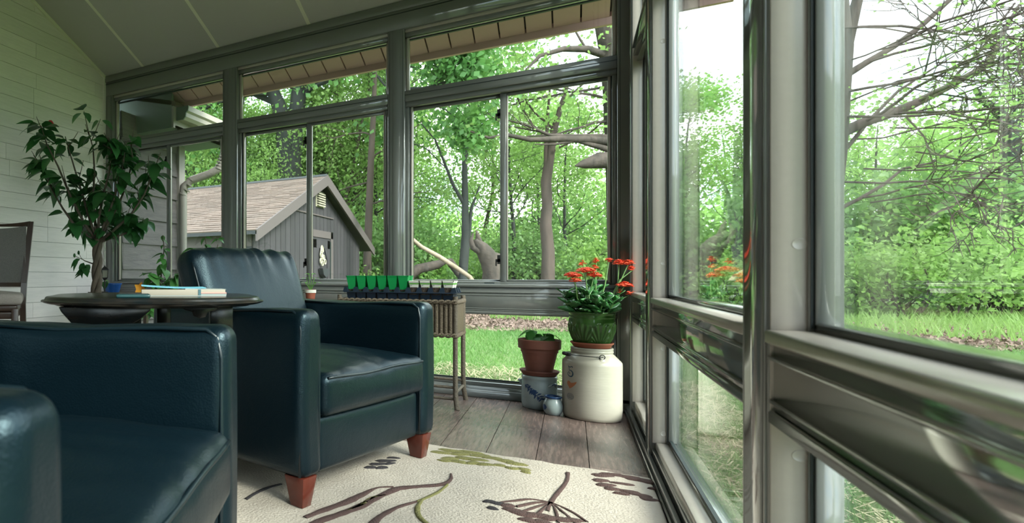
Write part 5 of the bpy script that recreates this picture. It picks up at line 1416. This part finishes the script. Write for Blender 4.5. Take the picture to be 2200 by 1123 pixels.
# ears, bail wire and grip
for a in (math.radians(22), math.radians(202)):
    u = Vector((math.sin(a), -math.cos(a), 0)); s = Vector((math.cos(a), math.sin(a), 0)); c = u*.1045
    pts = [c-s*.009+Vector((0, 0, .338)), c+s*.009+Vector((0, 0, .338)), c+s*.013+u*.018+Vector((0, 0, .3)), c-s*.013+u*.018+Vector((0, 0, .3))]
    q = [p-u*.014+Vector((0, 0, -.008)) for p in pts]
    part_local(MB().hexa(q+pts), 'ear', 'stoneware', ck, bevel=.002)
    rp = [c+u*.006+s*(.012*math.cos(t))+Vector((0, 0, .333+.012*math.sin(t))) for t in np.linspace(0, 2*PI, 13)[:-1]]
    part_local(MB().tube(rp, .0022, 6, closed=True), 'bail_ring', 'black_iron', ck, smooth=2)
pts = []
for f in np.linspace(0, 1, 15):
    a = math.radians(22)-f*math.radians(120); pts.append((.118*math.sin(a)*(1+.12*math.sin(f*PI)), -.118*math.cos(a)*(1+.12*math.sin(f*PI)), .333+.004*math.sin(f*PI)))
part_local(MB().tube(pts, .0022, 6), 'bail_wire', 'black_iron', ck, smooth=2)
g0, g1 = Vector(pts[8]), Vector(pts[12])
gp = [g0.lerp(g1, f) for f in np.linspace(0, 1, 13)]
part_local(MB().tube(gp, [.006, .0105, .0105, .008, .011, .011, .0115, .011, .011, .008, .0105, .0105, .006], 10), 'bail_grip', 'black_iron', ck, smooth=2)
# second half of the bail behind the neck
pts2 = [(.118*math.sin(math.radians(-98)-f*math.radians(60)), -.118*math.cos(math.radians(-98)-f*math.radians(60)), .335) for f in np.linspace(0, 1, 7)]
part_local(MB().tube(pts2, .0022, 6), 'bail_wire', 'black_iron', ck, smooth=2)

# saucer + green glazed pot + kalanchoe
def saucer(name, label, x_, y_, z_, r_, m):
    t = thing(name, label, 'saucer', (x_, y_, z_))
    part_local(MB().lathe([(r_*.82, 0), (r_*.86, .003), (r_*.95, .018), (r_, .021), (r_, .028), (r_*.95, .028), (r_*.86, .012), (.001, .010)], 48), 'dish', m, t, smooth=True)
    return t
saucer('pot_saucer', 'bright terracotta saucer between the green pot and the crock', cx_, cy_, .3725, .0935, 'terracotta_bright')
gz = .383; gpx = thing('glazed_pot', 'green glazed pot with fan relief on the crock', 'pot', (cx_, cy_, gz))
prof = [(.062, 0), (.070, .004), (.086, .035), (.0985, .075), (.1025, .105), (.1015, .125), (.0985, .142), (.0985, .147), (.1005, .150), (.0985, .154), (.0985, .163), (.102, .168), (.1035, .174), (.1015, .178), (.095, .178), (.091, .17), (.09, .12)]
vs = []; fs = []; n = 180
PR = np.array(prof)
zz_ = np.concatenate([np.linspace(0, .134, 40), PR[6:, 1]]); 
rr_ = np.concatenate([np.interp(np.linspace(0, .134, 40), PR[:7, 1], PR[:7, 0]), PR[6:, 0]])
for i in range(len(zz_)):
    for k in range(n):
        a = 2*PI*k/n; r_ = rr_[i]
        if i < 40 and zz_[i] > .004:
            # fan relief: rays diverging from the foot of each of seven fans
            cell = 2*PI/7; b_ = ((a+.25+cell/2) % cell)-cell/2; z_ = zz_[i]
            ang_ = math.atan2(b_*.095, z_+.012); rad_ = math.hypot(b_*.095, z_+.012)
            edge = .128*math.cos(ang_*.95)
            if rad_ < edge+.004: r_ += .0028*math.cos(ang_*30)*min(1, (edge+.004-rad_)/.008)
        vs.append((r_*math.cos(a), r_*math.sin(a), zz_[i]))
m_ = len(zz_)
for i in range(m_-1):
    for k in range(n): fs.append((i*n+k, i*n+(k+1) % n, (i+1)*n+(k+1) % n, (i+1)*n+k))
fs.append(tuple(range(n))[::-1])
part_local(MB().add(vs, fs), 'pot_body', 'green_glaze', gpx, smooth=2)
part_local(MB().lathe([(.0905, .145), (.0905, .155), (.001, .158)], 32), 'soil', 'soil', gpx)
kb = Vector((cx_, cy_, gz+.158))
kl = thing('kalanchoe', 'red-flowering kalanchoe with glossy fleshy leaves in the green pot', 'plant', kb)
FL = [fat_leaf('kalanchoe_leaf', .062, .044, .004, 'succulent_leaf'), fat_leaf('kalanchoe_leaf', .05, .03, .004, 'succulent_leaf'), fat_leaf('kalanchoe_leaf', .066, .042, .004, 'succulent_leaf')]
R = random.Random(41)
DK = 3.09
def kp(px, py, dd=0): return pz(px, py, DK+dd)
heads = [(1230, 592, .030, -.02), (1236, 603, .02, -.05), (1258, 582, .034, -.03), (1275, 592, .026, -.03), (1252, 567, .012, .02), (1281, 562, .012, 0), (1278, 576, .012, .0), (1308, 560, .014, .02), (1330, 565, .020, .0), (1349, 566, .022, -.02), (1358, 578, .016, -.02), (1341, 613, .028, -.04), (1333, 627, .009, -.04), (1355, 631, .012, -.03)]
mb = MB()
roots = {0: (1245, 640), 1: (1240, 640), 2: (1262, 645), 3: (1265, 645), 4: (1262, 620), 5: (1280, 620), 6: (1280, 620), 7: (1300, 610), 8: (1325, 640), 9: (1330, 610), 10: (1333, 600), 11: (1310, 655), 12: (1318, 650), 13: (1320, 648)}
for i, (px, py, r_, dd) in enumerate(heads):
    r_ *= 1.3
    q = kp(px, py, dd); rt = kp(*roots[i], dd*.5); base = kb+Vector(((rt.x-kb.x)*.35, (rt.y-kb.y)*.35, -.004))
    st_ = [base, base.lerp(rt, .6), rt, rt.lerp(q, .6)+Vector((0, 0, -.004)), q+Vector((0, 0, -.006))]
    MB().tube(st_, [.0045, .004, .0032, .0026, .002], 6).build('flower_stem', 'succulent_stem', kl, smooth=2)
    m2 = MB(); nf = max(7, int((r_/.03)**2*46))
    for k in range(nf):
        a = R.random()*2*PI; f = math.sqrt(R.random()); c = q+Vector((r_*f*math.cos(a), r_*f*math.sin(a), .016*(1-f*f)+R.uniform(-.006, .006))); ro = R.random()*PI
        tl = Vector((math.cos(a)*f*.5, math.sin(a)*f*.5, 1)).normalized(); s1 = tl.orthogonal().normalized(); s1.rotate(Matrix.Rotation(ro, 3, tl)); s2_ = tl.cross(s1)
        for j in range(4):
            u = s1*math.cos(j*PI/2)+s2_*math.sin(j*PI/2); v = tl.cross(u)
            m2.add([c-tl*.002, c+u*.005+v*.0036, c+u*.0115+tl*.001, c+u*.005-v*.0036], [(0, 1, 2, 3)])
        m2.tube([q+Vector((0, 0, -.007)), c], .0008, 3, cap=False)
    m2.build('flower_head', 'red_flower', kl)
# leaf rosettes on upright stems
nl = 0
for k in range(27):
    a = R.random()*2*PI; f = math.sqrt(R.random())*.08; b_ = kb+Vector((f*math.cos(a), f*math.sin(a), -.003)); H = R.uniform(.085, .165)*(1.05-f/.25)
    tp = b_+Vector((f*.8*math.cos(a), f*.8*math.sin(a), H))
    MB().tube([b_, tp], [.004, .003], 6).build('stem', 'succulent_stem', kl, smooth=2)
    nlv = int(H/.021)
    for j in range(nlv):
        q = b_.lerp(tp, (j+.6)/nlv); aa = j*PI/2+a
        for e in (0, PI):
            d = Vector((math.cos(aa+e), math.sin(aa+e), .25+.5*j/nlv)).normalized(); pe = q+d*.065
            if pe.x > XR-.01: continue
            add_leaf(q, d, kl, FL, .85+.3*(1-j/nlv)); nl += 1

# ---- small decorated crock, saucer, terracotta pot, seedling, miniature jar
sx2, sy2, sr2 = -.150, 3.958, .0868
sc_ = thing('small_crock', 'small blue-grey stoneware crock with cobalt flower under the terracotta pot', 'crock', (sx2, sy2, 0))
part_local(MB().lathe([(.078, 0), (.083, .004), (.0862, .03), (sr2, .09), (.0862, .15), (.084, .163), (.0862, .166), (.087, .178), (.084, .186), (.078, .186), (.076, .14)], 48), 'crock_body', 'stoneware_blue_grey', sc_, smooth=2)
for a in (math.radians(48), math.radians(-100)):
    u = Vector((math.sin(a), -math.cos(a), 0)); s = Vector((math.cos(a), math.sin(a), 0))
    pts = [u*.084+s*(.024*math.cos(t))+u*(.013*math.sin(t))+Vector((0, 0, .132+.018*math.sin(t))) for t in np.linspace(0, PI, 9)]
    part_local(MB().tube(pts, .0065, 8), 'ear_handle', 'stoneware_blue_grey', sc_, smooth=2)
    part_local(MB().tube([p+u*.006 for p in pts[2:7]], .003, 6), 'handle_glaze', 'cobalt', sc_, smooth=2)
RS = random.Random(3); a0s = math.radians(-18)
stroke([(-.045, .135), (-.03, .12), (-.012, .105), (.008, .09), (.03, .07), (.045, .06)], [.003, .004, .003], 'cobalt', 'flower_stem', rad=sr2+.0006, par=sc_, a0=a0s, R_=sr2)
for k in range(22):
    t = k/21; bx_, bz_ = -.045+.09*t, .135-.075*t; an = RS.uniform(.3, 1.6)*(1 if k % 2 else -1)-.7; L = RS.uniform(.014, .026)
    ex, ez = bx_+L*math.cos(an), bz_+L*math.sin(an)
    stroke([(bx_, bz_), ((bx_+ex)/2, (bz_+ez)/2+.002), (ex, ez)], [.0015, .0095, .002], 'cobalt', 'painted_leaf', rad=sr2+.0006+.0001*(k % 3), par=sc_, a0=a0s, R_=sr2)
for k in range(9):
    an = k*.7; stroke([(.0, .098), (.008*math.cos(an), .098+.008*math.sin(an)), (.017*math.cos(an), .098+.017*math.sin(an))], [.002, .009, .003], 'cobalt', 'painted_petal', rad=sr2+.0007+.0001*(k % 2), par=sc_, a0=a0s, R_=sr2)
saucer('pot_saucer', 'dull terracotta saucer on the small blue crock', sx2, sy2, .1865, .0965, 'terracotta')
tp_ = thing('terracotta_pot', 'plain terracotta flower pot on its saucer above the small crock', 'pot', (sx2, sy2, .1975))
part_local(MB().lathe([(.058, 0), (.062, .001), (.0905, .138), (.1, .139), (.1035, .143), (.1045, .188), (.1015, .192), (.097, .19), (.0915, .14), (.0905, .12)], 56), 'pot_body', 'terracotta', tp_, smooth=True)
part_local(MB().lathe([(.093, .155), (.093, .162), (.001, .165)], 32), 'soil', 'soil', tp_)
lv = thing('basil_seedling', 'small quilted-leaf green plant in the terracotta pot', 'plant', (sx2, sy2, .1975+.165))
QL = [leaf_mesh('basil_leaf', .075, .075, .1, .75, m='young_leaf'), leaf_mesh('basil_leaf', .064, .066, .1, .75, m='young_leaf')]
for dx, hgt in ((-.028, .075), (.034, .06)):
    part_local(MB().tube([(dx*.4, 0, -.004), (dx, -.005, hgt)], .003, 6), 'stem', 'succulent_stem', lv, smooth=2)
    for k in range(7):
        a = k*2.4+dx*50; o = bpy.data.objects.new('leaf', QL[k % 2]); COL.objects.link(o); o.parent = lv
        o.location = (dx, -.005, hgt*(.5+.5*((k % 3)/2))); o.rotation_euler = orient((math.cos(a), math.sin(a), .1 if k < 3 else -.35)); 
mj = thing('miniature_jar', 'tiny grey stoneware jar with blue rim beside the big crock', 'jar', (-.0815, 3.802, 0))
part_local(MB().lathe([(.030, 0), (.034, .003), (.043, .02), (.0465, .042), (.045, .06), (.038, .077), (.0345, .083), (.0345, .090)], 40, cap=True), 'jar_body', 'stoneware_blue_grey', mj, smooth=2)
part_local(MB().lathe([(.0345, .088), (.040, .093), (.0415, .098), (.039, .1015), (.034, .1005), (.031, .092), (.029, .075)], 40, cap=False), 'jar_rim', 'cobalt', mj, smooth=2)
fill_cyl([(.012*math.cos(t)*(1+.3*math.cos(2*t)), .042+.016*math.sin(t)) for t in np.linspace(0, 2*PI, 15)[:-1]], 'cobalt', 'painted_spot', par=mj, a0=math.radians(-55), rad=.0470, R0=.0465)
